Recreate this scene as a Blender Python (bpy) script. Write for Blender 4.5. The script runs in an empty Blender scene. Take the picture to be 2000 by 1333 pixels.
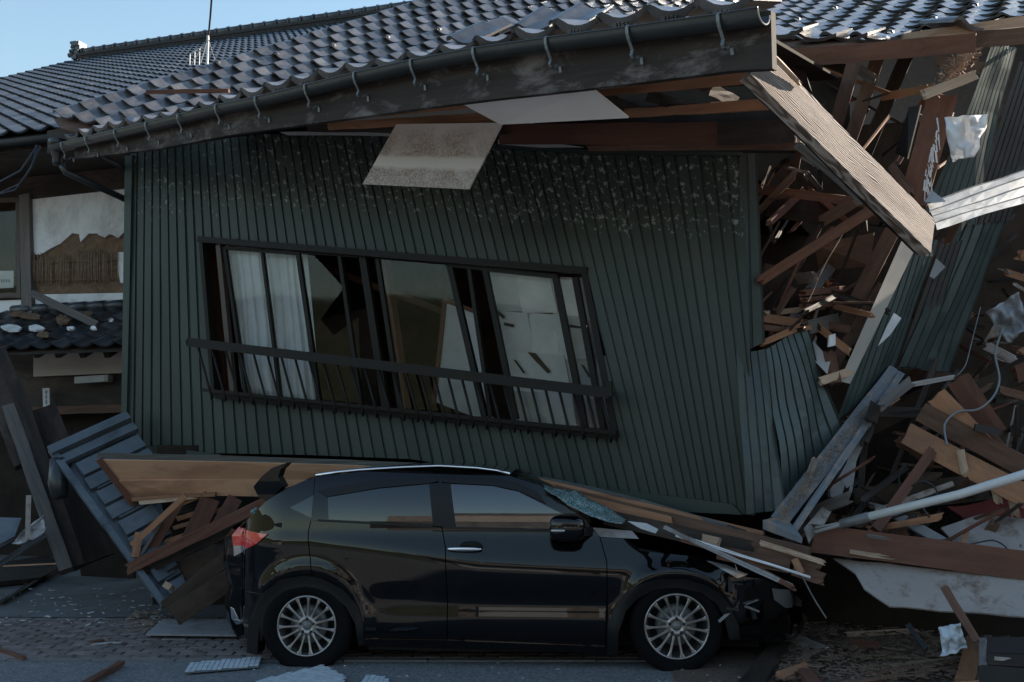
import bpy, bmesh, math, random
from mathutils import Vector, Matrix, noise
random.seed(7)
RAD = math.radians
sc = bpy.context.scene
COL = sc.collection

# ------------------------------------------------------------------ camera
EYE = 1.608
FPX = 1944.0                      # focal length in photo pixels (2000 wide) = 35 mm
TH = math.atan((848 - 666.5) / FPX)
cam_d = bpy.data.cameras.new('camera')
cam_d.lens = 36.0 * FPX / 2000.0
cam_d.sensor_width = 36.0
cam_d.clip_start = 0.05
cam_d.clip_end = 2000
cam = bpy.data.objects.new('camera', cam_d)
COL.objects.link(cam)
cam.location = (0, 0, EYE)
cam.rotation_euler = (math.pi / 2 + TH, 0, 0)
sc.camera = cam

# ------------------------------------------------------------------ light
SUN_AZ, SUN_EL = RAD(66), RAD(28)        # azimuth clockwise from +Y
w = bpy.data.worlds.new('World')
sc.world = w
w.use_nodes = True
nt = w.node_tree
bg = nt.nodes['Background']
sky = nt.nodes.new('ShaderNodeTexSky')
sky.sky_type = 'NISHITA'
sky.sun_disc = False
sky.sun_elevation = SUN_EL
sky.sun_rotation = SUN_AZ
sky.altitude = 50
sky.air_density = 1.75
sky.dust_density = 0.3
sky.ozone_density = 2.9
nt.links.new(sky.outputs[0], bg.inputs[0])
bg.inputs[1].default_value = 0.085
sun_d = bpy.data.lights.new('sun', 'SUN')
sun_d.energy = 5.0
sun_d.angle = RAD(0.5)
sun_d.color = (1.0, 0.89, 0.75)
sun = bpy.data.objects.new('sun', sun_d)
COL.objects.link(sun)
sd = Vector((math.sin(SUN_AZ) * math.cos(SUN_EL), math.cos(SUN_AZ) * math.cos(SUN_EL), math.sin(SUN_EL)))
sun.rotation_euler = sd.to_track_quat('Z', 'Y').to_euler()
sun.location = (20, 10, 20)
sc.view_settings.view_transform = 'Standard'
sc.view_settings.look = 'None'
sc.view_settings.gamma = 1.0
sc.view_settings.exposure = 1.36

# ------------------------------------------------------------------ pixel -> place
CT, ST = math.cos(TH), math.sin(TH)
CAMP = Vector((0, 0, EYE))
def ray(px, py):
    cx = (px - 1000.0) / FPX; cy = (666.5 - py) / FPX
    return Vector((cx, CT - cy * ST, ST + cy * CT))
def at(px, py, Y):
    d = ray(px, py)
    return CAMP + d * (Y / d.y)
def on_plane(px, py, P, n):
    d = ray(px, py)
    t = (P - CAMP).dot(n) / d.dot(n)
    return CAMP + d * t
def gnd(px, py, z=0.0):
    return on_plane(px, py, Vector((0, 0, z)), Vector((0, 0, 1)))
def proj(p):
    v = p - CAMP
    yy = v.y * CT + v.z * ST; zz = -v.y * ST + v.z * CT
    return (1000 + FPX * v.x / yy, 666.5 - FPX * zz / yy, yy)
def lerp(a, b, t): return a + (b - a) * t
def interp(tab, x):
    if x <= tab[0][0]: return tab[0][1]
    for (x0, y0), (x1, y1) in zip(tab, tab[1:]):
        if x <= x1: return y0 + (y1 - y0) * (x - x0) / (x1 - x0)
    return tab[-1][1]
def sstep(a, b, x):
    t = max(0.0, min(1.0, (x - a) / (b - a))); return t * t * (3 - 2 * t)

# ------------------------------------------------------------------ objects
def WM(o):
    m = o.matrix_basis.copy()
    if o.parent: m = WM(o.parent) @ o.matrix_parent_inverse @ m
    return m
def setpar(o, p):
    o.parent = p
    o.matrix_parent_inverse = WM(p).inverted()
def tag(o, label=None, cat=None, group=None, kind=None):
    if label: o['label'] = label
    if cat: o['category'] = cat
    if group: o['group'] = group
    if kind: o['kind'] = kind
    return o
def empty(name, loc, label, cat, group=None):
    o = bpy.data.objects.new(name, None); COL.objects.link(o)
    o.location = loc; o.empty_display_size = 0.2
    return tag(o, label, cat, group)
def link(name, me, mat=None, parent=None, mtx=None):
    o = bpy.data.objects.new(name, me); COL.objects.link(o)
    if mat is not None and not me.materials: me.materials.append(mat)
    if mtx is not None: o.matrix_basis = mtx
    if parent is not None: setpar(o, parent)
    return o
def mesh(name, vs, fs, smooth=False):
    me = bpy.data.meshes.new(name)
    me.from_pydata([tuple(v) for v in vs], [], fs)
    me.update()
    if smooth:
        me.polygons.foreach_set('use_smooth', [True] * len(me.polygons))
    return me
def mobj(name, vs, fs, mat, parent=None, smooth=False, mtx=None):
    return link(name, mesh(name, vs, fs, smooth), mat, parent, mtx)
def frame_mtx(o, x, z):
    x = x.normalized(); y = z.cross(x).normalized(); z = x.cross(y)
    return Matrix(((x.x, y.x, z.x, o.x), (x.y, y.y, z.y, o.y), (x.z, y.z, z.z, o.z), (0, 0, 0, 1)))

BOXF = [(0, 3, 2, 1), (4, 5, 6, 7), (0, 1, 5, 4), (1, 2, 6, 5), (2, 3, 7, 6), (3, 0, 4, 7)]
class MB:
    """collects pieces of one mesh"""
    def __init__(self): self.v = []; self.f = []
    def add(self, vs, fs):
        n = len(self.v); self.v += [Vector(v) for v in vs]; self.f += [tuple(i + n for i in f) for f in fs]
    def box(self, a, b):
        x0, y0, z0 = a; x1, y1, z1 = b
        self.add([(x0, y0, z0), (x1, y0, z0), (x1, y1, z0), (x0, y1, z0), (x0, y0, z1), (x1, y0, z1), (x1, y1, z1), (x0, y1, z1)], BOXF)
    def bar(self, p, q, w, h, up=Vector((0, 0, 1))):
        p = Vector(p); q = Vector(q); d = (q - p).normalized()
        s = d.cross(up)
        if s.length < 1e-4: s = d.cross(Vector((0, 1, 0)))
        s.normalize(); u = s.cross(d).normalized(); s *= w / 2; u *= h / 2
        self.add([p - s - u, p + s - u, p + s + u, p - s + u, q - s - u, q + s - u, q + s + u, q - s + u], BOXF)
    def tube(self, pts, r, n=8, cap=True):
        pts = [Vector(p) for p in pts]; base = len(self.v); m = len(pts)
        prev = None
        for i, p in enumerate(pts):
            d = (pts[min(i + 1, m - 1)] - pts[max(i - 1, 0)]).normalized()
            if prev is None:
                a = d.cross(Vector((0, 0, 1)))
                if a.length < 0.05: a = d.cross(Vector((1, 0, 0)))
            else: a = prev - d * prev.dot(d)
            a.normalize(); prev = a; b = d.cross(a)
            rr = r[i] if isinstance(r, (list, tuple)) else r
            for k in range(n):
                t = 2 * math.pi * k / n
                self.v.append(p + (a * math.cos(t) + b * math.sin(t)) * rr)
        for i in range(m - 1):
            for k in range(n):
                k2 = (k + 1) % n
                self.f.append((base + i * n + k, base + i * n + k2, base + (i + 1) * n + k2, base + (i + 1) * n + k))
        if cap:
            self.f.append(tuple(base + k for k in range(n))[::-1]); self.f.append(tuple(base + (m - 1) * n + k for k in range(n)))
    def lathe(self, prof, n=32, a0=0.0):
        """prof: (r, y) about the local Y axis"""
        base = len(self.v)
        for r, y in prof:
            for k in range(n):
                t = a0 + 2 * math.pi * k / n
                self.v.append(Vector((r * math.cos(t), y, r * math.sin(t))))
        for i in range(len(prof) - 1):
            for k in range(n):
                k2 = (k + 1) % n
                self.f.append((base + i * n + k, base + i * n + k2, base + (i + 1) * n + k2, base + (i + 1) * n + k))
    def build(self, name, mat, parent=None, smooth=False, mtx=None):
        return mobj(name, self.v, self.f, mat, parent, smooth, mtx)

def beam(name, p, q, w, h, mat, parent=None, face=None, jag=(0, 0), rough=0.004, bend=0.0, taper=1.0):
    """timber from p to q, w across the view, h in depth; local X runs along it (grain). jag: broken end lengths"""
    p = Vector(p); q = Vector(q); L = (q - p).length; x = (q - p).normalized()
    if face is None: face = (CAMP - (p + q) / 2)
    z = (face - x * face.dot(x)).normalized()
    mtx = frame_mtx(p, x, z)
    nx = max(2, min(10, int(L / 0.25) + 1)); ny, nz = 3, 2
    vs = []; idx = {}; fs = []
    rnd = random.Random(int(abs(p.x * 7919 + q.z * 1013 + q.x * 331) * 10))
    jj = {}
    for i in range(nx + 1):
        for j in range(ny + 1):
            for k in range(nz + 1):
                if 0 < i < nx and 0 < j < ny and 0 < k < nz: continue
                t = i / nx; s = lerp(1, taper, t)
                X = t * L
                if i == 0 and jag[0]: X -= rnd.uniform(-0.2, 1) * jag[0]
                if i == nx and jag[1]: X += rnd.uniform(-0.2, 1) * jag[1]
                y = (j / ny - .5) * w * s; zz = (k / nz - 1) * h
                r = rough
                vs.append((X + rnd.uniform(-r, r), y + rnd.uniform(-r, r), zz + rnd.uniform(-r, r) + bend * math.sin(math.pi * t)))
                idx[(i, j, k)] = len(vs) - 1
    def q4(a, b, c, d): fs.append((idx[a], idx[b], idx[c], idx[d]))
    for i in range(nx):
        for j in range(ny):
            q4((i, j, nz), (i + 1, j, nz), (i + 1, j + 1, nz), (i, j + 1, nz))
            q4((i, j, 0), (i, j + 1, 0), (i + 1, j + 1, 0), (i + 1, j, 0))
        for k in range(nz):
            q4((i, 0, k), (i + 1, 0, k), (i + 1, 0, k + 1), (i, 0, k + 1))
            q4((i, ny, k), (i, ny, k + 1), (i + 1, ny, k + 1), (i + 1, ny, k))
    for j in range(ny):
        for k in range(nz):
            q4((0, j, k), (0, j, k + 1), (0, j + 1, k + 1), (0, j + 1, k))
            q4((nx, j, k), (nx, j + 1, k), (nx, j + 1, k + 1), (nx, j, k + 1))
    return mobj(name, vs, fs, mat, parent, False, mtx)
def bpx(name, a, b, wpx, h, mat, parent=None, **kw):
    """beam between two (px, py, depth) ends, width given in photo pixels"""
    p = at(*a); q = at(*b)
    return beam(name, p, q, wpx * (a[2] + b[2]) / 2 / FPX, h, mat, parent, **kw)

def board(name, pts, th, mat, parent=None, wob=0.0, sub=6, ragged=0.0, smooth=False):
    """sheet from 3D outline (any polygon, roughly flat), thickness th; local frame X along first edge"""
    pts = [Vector(p) for p in pts]
    c = sum(pts, Vector()) / len(pts)
    n = Vector()
    for i in range(len(pts)):
        n += (pts[i] - c).cross(pts[(i + 1) % len(pts)] - c)
    n.normalize()
    if n.dot(CAMP - c) < 0: n = -n
    x = (pts[1] - pts[0]); x = (x - n * x.dot(n)).normalized()
    mtx = frame_mtx(pts[0], x, n); inv = mtx.inverted()
    loc = [inv @ p for p in pts]
    # refine outline
    out = []
    rnd = random.Random(len(pts) * 31 + int(abs(c.x) * 1000))
    for i in range(len(loc)):
        a, b = loc[i], loc[(i + 1) % len(loc)]
        k = max(1, int((b - a).length / 0.09)) if ragged else 1
        for j in range(k):
            p = a.lerp(b, j / k)
            if ragged: p += Vector((rnd.uniform(-1, 1), rnd.uniform(-1, 1), 0)) * ragged
            out.append(p)
    bm = bmesh.new()
    vs = [bm.verts.new(p) for p in out]
    f = bm.faces.new(vs)
    if f.normal.z < 0: bmesh.ops.reverse_faces(bm, faces=[f])
    bmesh.ops.triangulate(bm, faces=bm.faces[:])
    xs = [p.x for p in out]; ys = [p.y for p in out]
    if wob or sub > 1:
        for i in range(1, sub):
            for ax, lo, hi in ((0, min(xs), max(xs)), (1, min(ys), max(ys))):
                co = Vector((0, 0, 0)); no = Vector((0, 0, 0)); co[ax] = lerp(lo, hi, i / sub); no[ax] = 1
                bmesh.ops.bisect_plane(bm, geom=bm.verts[:] + bm.edges[:] + bm.faces[:], plane_co=co, plane_no=no)
    if wob:
        for v in bm.verts:
            v.co.z += wob * (noise.noise(Vector((v.co.x * 2.3 + c.x * 7, v.co.y * 2.3 + c.z * 5, 3.1))))
    r = bmesh.ops.extrude_face_region(bm, geom=bm.faces[:])
    vv = [e for e in r['geom'] if isinstance(e, bmesh.types.BMVert)]
    orig = [v for v in bm.verts if v not in set(vv)]
    for v in orig: v.co.z -= th
    bmesh.ops.recalc_face_normals(bm, faces=bm.faces[:])
    me = bpy.data.meshes.new(name); bm.to_mesh(me); bm.free()
    if smooth: me.polygons.foreach_set('use_smooth', [True] * len(me.polygons))
    return link(name, me, mat, parent, mtx)
def bdpx(name, pts, th, mat, parent=None, **kw):
    return board(name, [at(*p) for p in pts], th, mat, parent, **kw)

def sheet(name, grid, mat, parent=None, th=0.0, smooth=True, uv=None):
    """grid[r][c] of points -> surface"""
    R = len(grid); Cn = len(grid[0]); vs = []; fs = []
    for row in grid: vs += row
    for r in range(R - 1):
        for c in range(Cn - 1):
            fs.append((r * Cn + c, r * Cn + c + 1, (r + 1) * Cn + c + 1, (r + 1) * Cn + c))
    o = mobj(name, vs, fs, mat, parent, smooth)
    if th:
        m = o.modifiers.new('thick', 'SOLIDIFY'); m.thickness = th; m.offset = 0
    return o

def ribbed(name, A, B, C, D, n, mat, parent=None, depth=0.012, rows=6, wave=0.0, groove=0.22, edge=0.0, curl=0.0):
    """metal siding sheet: A-B top edge, D-C bottom edge, ribs run A->D, n strips"""
    A, B, C, D = [Vector(p) for p in (A, B, C, D)]
    nrm = (B - A).cross(D - A).normalized()
    if nrm.dot(CAMP - (A + C) / 2) < 0: nrm = -nrm
    prof = []
    for k in range(n):
        prof += [(k, 0), (k + 1 - groove, 0), (k + 1 - groove * .8, -1), (k + 1 - .04, -1)]
    prof.append((n, 0))
    rnd = random.Random(int(abs(A.x * 977 + C.z * 131)))
    grid = []
    for r in range(rows + 1):
        t = r / rows; row = []
        for (k, d) in prof:
            s = k / n
            p = A.lerp(B, s).lerp(D.lerp(C, s), t)
            if edge and r in (0, rows): p = p + (D - A).normalized() * edge * noise.noise(Vector((s * 5 + A.x, r * 3.0, 1)))
            p = p + nrm * (d * depth + wave * noise.noise(Vector((s * 2.2 + A.z, t * 2.5 + A.x, 2))) + curl * (2 * s - 1) ** 2)
            row.append(p)
        grid.append(row)
    return sheet(name, grid, mat, parent, th=0.002, smooth=False)

# ------------------------------------------------------------------ materials
MATS = {}
def newmat(name):
    m = bpy.data.materials.new(name); m.use_nodes = True
    n = m.node_tree; b = n.nodes['Principled BSDF']
    MATS[name] = m
    return m, n, b
def N(n, t, **kw):
    o = n.nodes.new(t)
    for k, v in kw.items(): setattr(o, k, v)
    return o
def coords(n, stretch=(1, 1, 1), kind='Object', rnd=True):
    tc = N(n, 'ShaderNodeTexCoord')
    mp = N(n, 'ShaderNodeMapping'); mp.inputs['Scale'].default_value = stretch
    n.links.new(tc.outputs[kind], mp.inputs['Vector'])
    if rnd:
        oi = N(n, 'ShaderNodeObjectInfo'); mu = N(n, 'ShaderNodeMath', operation='MULTIPLY'); mu.inputs[1].default_value = 37.0
        n.links.new(oi.outputs['Random'], mu.inputs[0]); n.links.new(mu.outputs[0], mp.inputs['Location'])
    return mp.outputs[0]
def ramp(n, fac, stops):
    r = N(n, 'ShaderNodeValToRGB')
    el = r.color_ramp.elements
    while len(el) < len(stops): el.new(0.5)
    for e, (p, c) in zip(el, stops):
        e.position = p; e.color = (*c, 1) if len(c) == 3 else c
    n.links.new(fac, r.inputs[0])
    return r.outputs[0]
def pnoise(n, vec, scale, detail=5, rough=.6, dist=0):
    t = N(n, 'ShaderNodeTexNoise'); t.inputs['Scale'].default_value = scale; t.inputs['Detail'].default_value = detail
    t.inputs['Roughness'].default_value = rough; t.inputs['Distortion'].default_value = dist
    n.links.new(vec, t.inputs['Vector'])
    return t.outputs['Fac']
def mixc(n, fac, a, b, mode='MIX'):
    m = N(n, 'ShaderNodeMix', data_type='RGBA', blend_type=mode)
    for s, v in ((m.inputs[0], fac), (m.inputs[6], a), (m.inputs[7], b)):
        if hasattr(v, 'is_output'): n.links.new(v, s)
        elif isinstance(v, (int, float)): s.default_value = v
        else: s.default_value = (*v, 1)
    return m.outputs[2]
def bump(n, b, h, strength=.3, dist=.01):
    bp = N(n, 'ShaderNodeBump'); bp.inputs['Strength'].default_value = strength; bp.inputs['Distance'].default_value = dist
    n.links.new(h, bp.inputs['Height']); n.links.new(bp.outputs[0], b.inputs['Normal'])
def pmat(name, c1, c2, scale=6, rough=.6, stretch=(1, 1, 1), bmp=.2, bdist=.004, metallic=0, coat=0, spec=.5, dirt=None, dscale=3, vary=.12, kind='Object', rvar=.15):
    m, n, b = newmat(name)
    v = coords(n, stretch, kind)
    f = pnoise(n, v, scale, 7, .62)
    c = ramp(n, f, [(.3, c1), (.7, c2)])
    if dirt is not None:
        v2 = coords(n, (1, 1, 1), kind)
        f2 = pnoise(n, v2, dscale, 8, .7, .3)
        c = mixc(n, ramp(n, f2, [(.5, (0, 0, 0)), (.66, (1, 1, 1))]), c, dirt)
    if vary:
        oi = N(n, 'ShaderNodeObjectInfo'); mr = N(n, 'ShaderNodeMapRange'); mr.inputs[3].default_value = 1 - vary; mr.inputs[4].default_value = 1 + vary
        n.links.new(oi.outputs['Random'], mr.inputs[0])
        cb = N(n, 'ShaderNodeCombineColor')
        for i in range(3): n.links.new(mr.outputs[0], cb.inputs[i])
        c = mixc(n, 1.0, c, cb.outputs[0], 'MULTIPLY')
    n.links.new(c, b.inputs['Base Color'])
    mr = N(n, 'ShaderNodeMapRange'); mr.inputs[3].default_value = max(0, rough - rvar); mr.inputs[4].default_value = min(1, rough + rvar)
    n.links.new(f, mr.inputs[0]); n.links.new(mr.outputs[0], b.inputs['Roughness'])
    b.inputs['Metallic'].default_value = metallic
    b.inputs['Coat Weight'].default_value = coat
    b.inputs['Specular IOR Level'].default_value = spec
    if bmp: bump(n, b, f, bmp, bdist)
    return m
def wood(name, c1, c2, rough=.75, grain=26, bmp=.35, dirt=None, dscale=2.2, bdist=.003, ring=0.0, vary=.16):
    """grain along local X"""
    m, n, b = newmat(name)
    v = coords(n, (.055, 1, 1))
    f = pnoise(n, v, grain, 8, .65, .4)
    v3 = coords(n, (.02, .5, .5))
    f3 = pnoise(n, v3, grain * .25, 4, .5, 1.5)
    if ring:
        wv = N(n, 'ShaderNodeTexWave', wave_type='BANDS', bands_direction='Y'); wv.inputs['Scale'].default_value = ring
        wv.inputs['Distortion'].default_value = 16; wv.inputs['Detail'].default_value = 5; wv.inputs['Detail Scale'].default_value = .45
        v4 = coords(n, (.12, 1, 1)); n.links.new(v4, wv.inputs['Vector'])
        f = mixc(n, .42, f, wv.outputs['Fac'])
    c = ramp(n, f, [(.28, c1), (.72, c2)])
    c = mixc(n, ramp(n, f3, [(.35, (0, 0, 0)), (.75, (.5, .5, .5))]), c, tuple(x * .55 for x in c1))
    if dirt is not None:
        v2 = coords(n, (.5, 1, 1)); f2 = pnoise(n, v2, dscale, 8, .72, .4)
        c = mixc(n, ramp(n, f2, [(.5, (0, 0, 0)), (.64, (1, 1, 1))]), c, dirt)
    oi = N(n, 'ShaderNodeObjectInfo'); mr = N(n, 'ShaderNodeMapRange'); mr.inputs[3].default_value = 1 - vary; mr.inputs[4].default_value = 1 + vary
    n.links.new(oi.outputs['Random'], mr.inputs[0]); cb = N(n, 'ShaderNodeCombineColor')
    for i in range(3): n.links.new(mr.outputs[0], cb.inputs[i])
    c = mixc(n, 1.0, c, cb.outputs[0], 'MULTIPLY')
    n.links.new(c, b.inputs['Base Color'])
    b.inputs['Roughness'].default_value = rough; b.inputs['Specular IOR Level'].default_value = .3
    bump(n, b, f, bmp, bdist)
    return m
# ---- palette
def siding_mat():
    m, n, b = newmat('siding_green')
    tc = N(n, 'ShaderNodeUVMap'); tc.uv_map = 'UVMap'
    v = tc.outputs[0]
    f = pnoise(n, v, 1.7, 6, .6)
    c = ramp(n, f, [(.3, (.020, .032, .027)), (.7, (.032, .047, .039))])
    mp = N(n, 'ShaderNodeMapping'); mp.inputs['Scale'].default_value = (30, .7, 1); n.links.new(v, mp.inputs[0])
    fs = pnoise(n, mp.outputs[0], 1.5, 5, .7)
    c = mixc(n, ramp(n, fs, [(.52, (0, 0, 0)), (.75, (.35, .35, .35))]), c, (.014, .021, .019))
    # flaked paint under the eave: only above a ragged line up the sheet
    sp = N(n, 'ShaderNodeSeparateXYZ'); n.links.new(v, sp.inputs[0])
    band = N(n, 'ShaderNodeMapRange'); band.inputs[1].default_value = .66; band.inputs[2].default_value = .95
    n.links.new(sp.outputs[1], band.inputs[0])       # v: 0 bottom .. 1 top, set as uv.y
    mp2 = N(n, 'ShaderNodeMapping'); mp2.inputs['Scale'].default_value = (1, 2.6, 1); n.links.new(v, mp2.inputs[0])
    fl = pnoise(n, mp2.outputs[0], 23, 6, .64)
    big = pnoise(n, v, 1.3, 3, .5)
    ad = N(n, 'ShaderNodeMath', operation='MULTIPLY_ADD'); ad.inputs[1].default_value = .16; n.links.new(big, ad.inputs[0])
    ug = N(n, 'ShaderNodeMath', operation='MULTIPLY_ADD'); ug.inputs[1].default_value = .007; n.links.new(sp.outputs[0], ug.inputs[0]); n.links.new(fl, ug.inputs[2]); n.links.new(ug.outputs[0], ad.inputs[2])
    cut = N(n, 'ShaderNodeMath', operation='GREATER_THAN'); cut.inputs[1].default_value = .688; n.links.new(ad.outputs[0], cut.inputs[0])
    lim = N(n, 'ShaderNodeMath', operation='GREATER_THAN'); lim.inputs[1].default_value = .2
    n2 = pnoise(n, v, 9, 4, .7); sb = N(n, 'ShaderNodeMath', operation='MULTIPLY'); n.links.new(n2, sb.inputs[0]); n.links.new(band.outputs[0], sb.inputs[1])
    n.links.new(sb.outputs[0], lim.inputs[0])
    mk = N(n, 'ShaderNodeMath', operation='MULTIPLY'); n.links.new(cut.outputs[0], mk.inputs[0]); n.links.new(lim.outputs[0], mk.inputs[1])
    mk2 = N(n, 'ShaderNodeMath', operation='MULTIPLY'); mk2.inputs[1].default_value = .8; n.links.new(mk.outputs[0], mk2.inputs[0])
    c = mixc(n, mk2.outputs[0], c, (.27, .30, .285))
    oi = N(n, 'ShaderNodeObjectInfo'); vr = N(n, 'ShaderNodeMapRange'); vr.inputs[3].default_value = .84; vr.inputs[4].default_value = 1.16
    n.links.new(oi.outputs['Random'], vr.inputs[0]); cb = N(n, 'ShaderNodeCombineColor')
    for i in range(3): n.links.new(vr.outputs[0], cb.inputs[i])
    c = mixc(n, 1.0, c, cb.outputs[0], 'MULTIPLY')
    ds = pnoise(n, v, .9, 8, .7, .6)          # dust and run-off stains
    c = mixc(n, ramp(n, ds, [(.5, (0, 0, 0)), (.75, (.4, .4, .4))]), c, (.06, .062, .055))
    n.links.new(c, b.inputs['Base Color'])
    b.inputs['Roughness'].default_value = .48; b.inputs['Specular IOR Level'].default_value = .45
    bump(n, b, fs, .08, .003)
    return m
siding_mat()
pmat('siding_side', (.036, .05, .048), (.058, .076, .072), 5, .45, (1, 1, 1), .08, .003, dirt=(.05, .075, .07), dscale=4, vary=.1)
pmat('siding_dark', (.03, .027, .026), (.055, .048, .045), 6, .5, (1, 1, 1), .1, dirt=(.03, .03, .03))
pmat('vent_white', (.42, .41, .39), (.55, .54, .52), 7, .5, (1, 1, 1), .1, dirt=(.3, .27, .24), dscale=5)
def tile_mat(name, c1, c2, rough, coat):
    m, n, b = newmat(name)
    v = coords(n, (1, 1, 1))
    f = pnoise(n, v, 9, 6, .6)
    c = ramp(n, f, [(.3, c1), (.7, c2)])
    g = pnoise(n, v, 2.5, 8, .75, .6)
    c = mixc(n, ramp(n, g, [(.56, (0, 0, 0)), (.7, (.5, .5, .5))]), c, (.14, .12, .11))
    oi = N(n, 'ShaderNodeObjectInfo'); mr = N(n, 'ShaderNodeMapRange'); mr.inputs[3].default_value = .55; mr.inputs[4].default_value = 1.5
    n.links.new(oi.outputs['Random'], mr.inputs[0]); cb = N(n, 'ShaderNodeCombineColor')
    for i in range(3): n.links.new(mr.outputs[0], cb.inputs[i])
    c = mixc(n, 1.0, c, cb.outputs[0], 'MULTIPLY')
    n.links.new(c, b.inputs['Base Color'])
    r2 = N(n, 'ShaderNodeMapRange'); r2.inputs[3].default_value = rough - .1; r2.inputs[4].default_value = rough + .2
    n.links.new(g, r2.inputs[0]); n.links.new(r2.outputs[0], b.inputs['Roughness'])
    b.inputs['Coat Weight'].default_value = coat; b.inputs['Coat Roughness'].default_value = .28
    bump(n, b, f, .1, .002)
    return m
tile_mat('glazed_tile', (.04, .041, .046), (.115, .108, .109), .36, .5)
tile_mat('glazed_tile_far', (.02, .024, .03), (.04, .045, .052), .38, .4)
pmat('gutter_plastic', (.022, .026, .027), (.034, .038, .04), 5, .33, (1, 1, 1), .05, vary=0)
pmat('galvanised', (.13, .14, .14), (.22, .23, .23), 30, .5, metallic=.6, vary=0)
wood('dark_fascia', (.025, .019, .016), (.055, .043, .036), .8, 24, .5, dirt=(.15, .13, .12), dscale=5)
m, n, b = newmat('weathered_beam')
v = coords(n, (.10, 1, 1), rnd=False); lo = coords(n, (1.1, 3.5, 3.5), rnd=False)
nz = N(n, 'ShaderNodeTexNoise'); nz.inputs['Scale'].default_value = 1.6; nz.inputs['Detail'].default_value = 3; n.links.new(lo, nz.inputs['Vector'])
sc_ = N(n, 'ShaderNodeVectorMath', operation='SCALE'); sc_.inputs['Scale'].default_value = .12; n.links.new(nz.outputs['Color'], sc_.inputs[0])
ad = N(n, 'ShaderNodeVectorMath', operation='ADD'); n.links.new(v, ad.inputs[0]); n.links.new(sc_.outputs[0], ad.inputs[1])
wv = N(n, 'ShaderNodeTexWave', wave_type='BANDS', bands_direction='Y'); wv.inputs['Scale'].default_value = 30; wv.inputs['Distortion'].default_value = 1.6; wv.inputs['Detail'].default_value = 4
n.links.new(ad.outputs[0], wv.inputs['Vector'])
fi = pnoise(n, coords(n, (.05, 1, 1), rnd=False), 60, 8, .7)
f = mixc(n, .5, wv.outputs['Fac'], fi)
c = ramp(n, f, [(.22, (.085, .062, .05)), (.5, (.25, .205, .178)), (.75, (.41, .355, .318))])
st = pnoise(n, coords(n, (.5, 2, 2), rnd=False), 3, 6, .6); c = mixc(n, ramp(n, st, [(.45, (0, 0, 0)), (.7, (.7, .7, .7))]), c, (.16, .12, .10))
n.links.new(c, b.inputs['Base Color']); b.inputs['Roughness'].default_value = .85; b.inputs['Specular IOR Level'].default_value = .2
bump(n, b, f, .9, .01)
wood('new_wood', (.31, .145, .078), (.44, .225, .125), .72, 20, .3, dirt=(.22, .12, .075), dscale=3)
wood('red_wood', (.13, .056, .036), (.2, .092, .06), .75, 22, .35, dirt=(.10, .05, .035), dscale=3)
wood('brown_wood', (.105, .056, .038), (.18, .1, .067), .78, 22, .4, dirt=(.08, .05, .035), dscale=3)
wood('pale_wood', (.42, .29, .20), (.62, .46, .34), .75, 20, .35, dirt=(.3, .19, .12), dscale=4)
wood('dark_wood', (.022, .016, .013), (.05, .036, .028), .7, 24, .35, dirt=(.07, .05, .04))
wood('grey_wood', (.10, .09, .085), (.2, .18, .165), .8, 24, .5)
wood('soffit_ply', (.54, .29, .17), (.68, .40, .25), .7, 9, .12, dirt=(.36, .2, .12), dscale=2)
pmat('soffit_white', (.78, .74, .70), (.84, .81, .77), 3, .75, bmp=.05, vary=0)
m, n, b = newmat('soffit_stained')
v = coords(n, (1, 1, 1), rnd=False); sx = N(n, 'ShaderNodeSeparateXYZ'); n.links.new(v, sx.inputs[0])
big = pnoise(n, v, 3.5, 6, .65, .5); fine = pnoise(n, v, 60, 6, .75)
ma = N(n, 'ShaderNodeMath', operation='MULTIPLY_ADD'); ma.inputs[1].default_value = .06; n.links.new(big, ma.inputs[0]); n.links.new(sx.outputs[1], ma.inputs[2])
mr = N(n, 'ShaderNodeMapRange'); mr.inputs[1].default_value = -.52; mr.inputs[2].default_value = .03; n.links.new(ma.outputs[0], mr.inputs[0])
bandc = ramp(n, mr.outputs[0], [(.0, (.55, .5, .47)), (.12, (.3, .24, .2)), (.36, (.24, .18, .145)), (.42, (.66, .63, .6)), (.53, (.62, .58, .55)), (.58, (.26, .2, .165)), (.85, (.38, .31, .265)), (1, (.62, .56, .5))])
c = mixc(n, ramp(n, fine, [(.42, (0, 0, 0)), (.62, (.75, .75, .75))]), bandc, (.62, .58, .54))
c = mixc(n, ramp(n, big, [(.5, (0, 0, 0)), (.68, (.7, .7, .7))]), c, (.62, .585, .56))
n.links.new(c, b.inputs['Base Color']); b.inputs['Roughness'].default_value = .85; bump(n, b, fine, .2, .002)
pmat('plaster_white', (.70, .70, .71), (.78, .78, .79), 3, .85, bmp=.12, vary=0, dirt=(.5, .49, .48), dscale=2)
pmat('plaster_cream', (.42, .38, .34), (.5, .46, .41), 3, .85, bmp=.1, vary=0)
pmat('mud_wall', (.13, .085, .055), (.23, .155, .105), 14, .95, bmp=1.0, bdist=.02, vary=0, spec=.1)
pmat('plasterboard', (.33, .29, .265), (.42, .375, .345), 3, .9, bmp=.1, dirt=(.2, .14, .11), dscale=6, vary=.1, spec=.2)
pmat('grey_board', (.25, .24, .24), (.33, .32, .32), 4, .8, bmp=.1, dirt=(.16, .14, .13), dscale=4)
pmat('paper_white', (.46, .46, .465), (.60, .60, .61), 4, .8, bmp=.15, vary=.3)
pmat('blind_grey', (.55, .57, .61), (.66, .69, .73), 3, .7, bmp=.1, vary=.05)
pmat('interior_dark', (.02, .016, .013), (.045, .035, .028), 3, .95, bmp=.2, vary=0, spec=.1)
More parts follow.
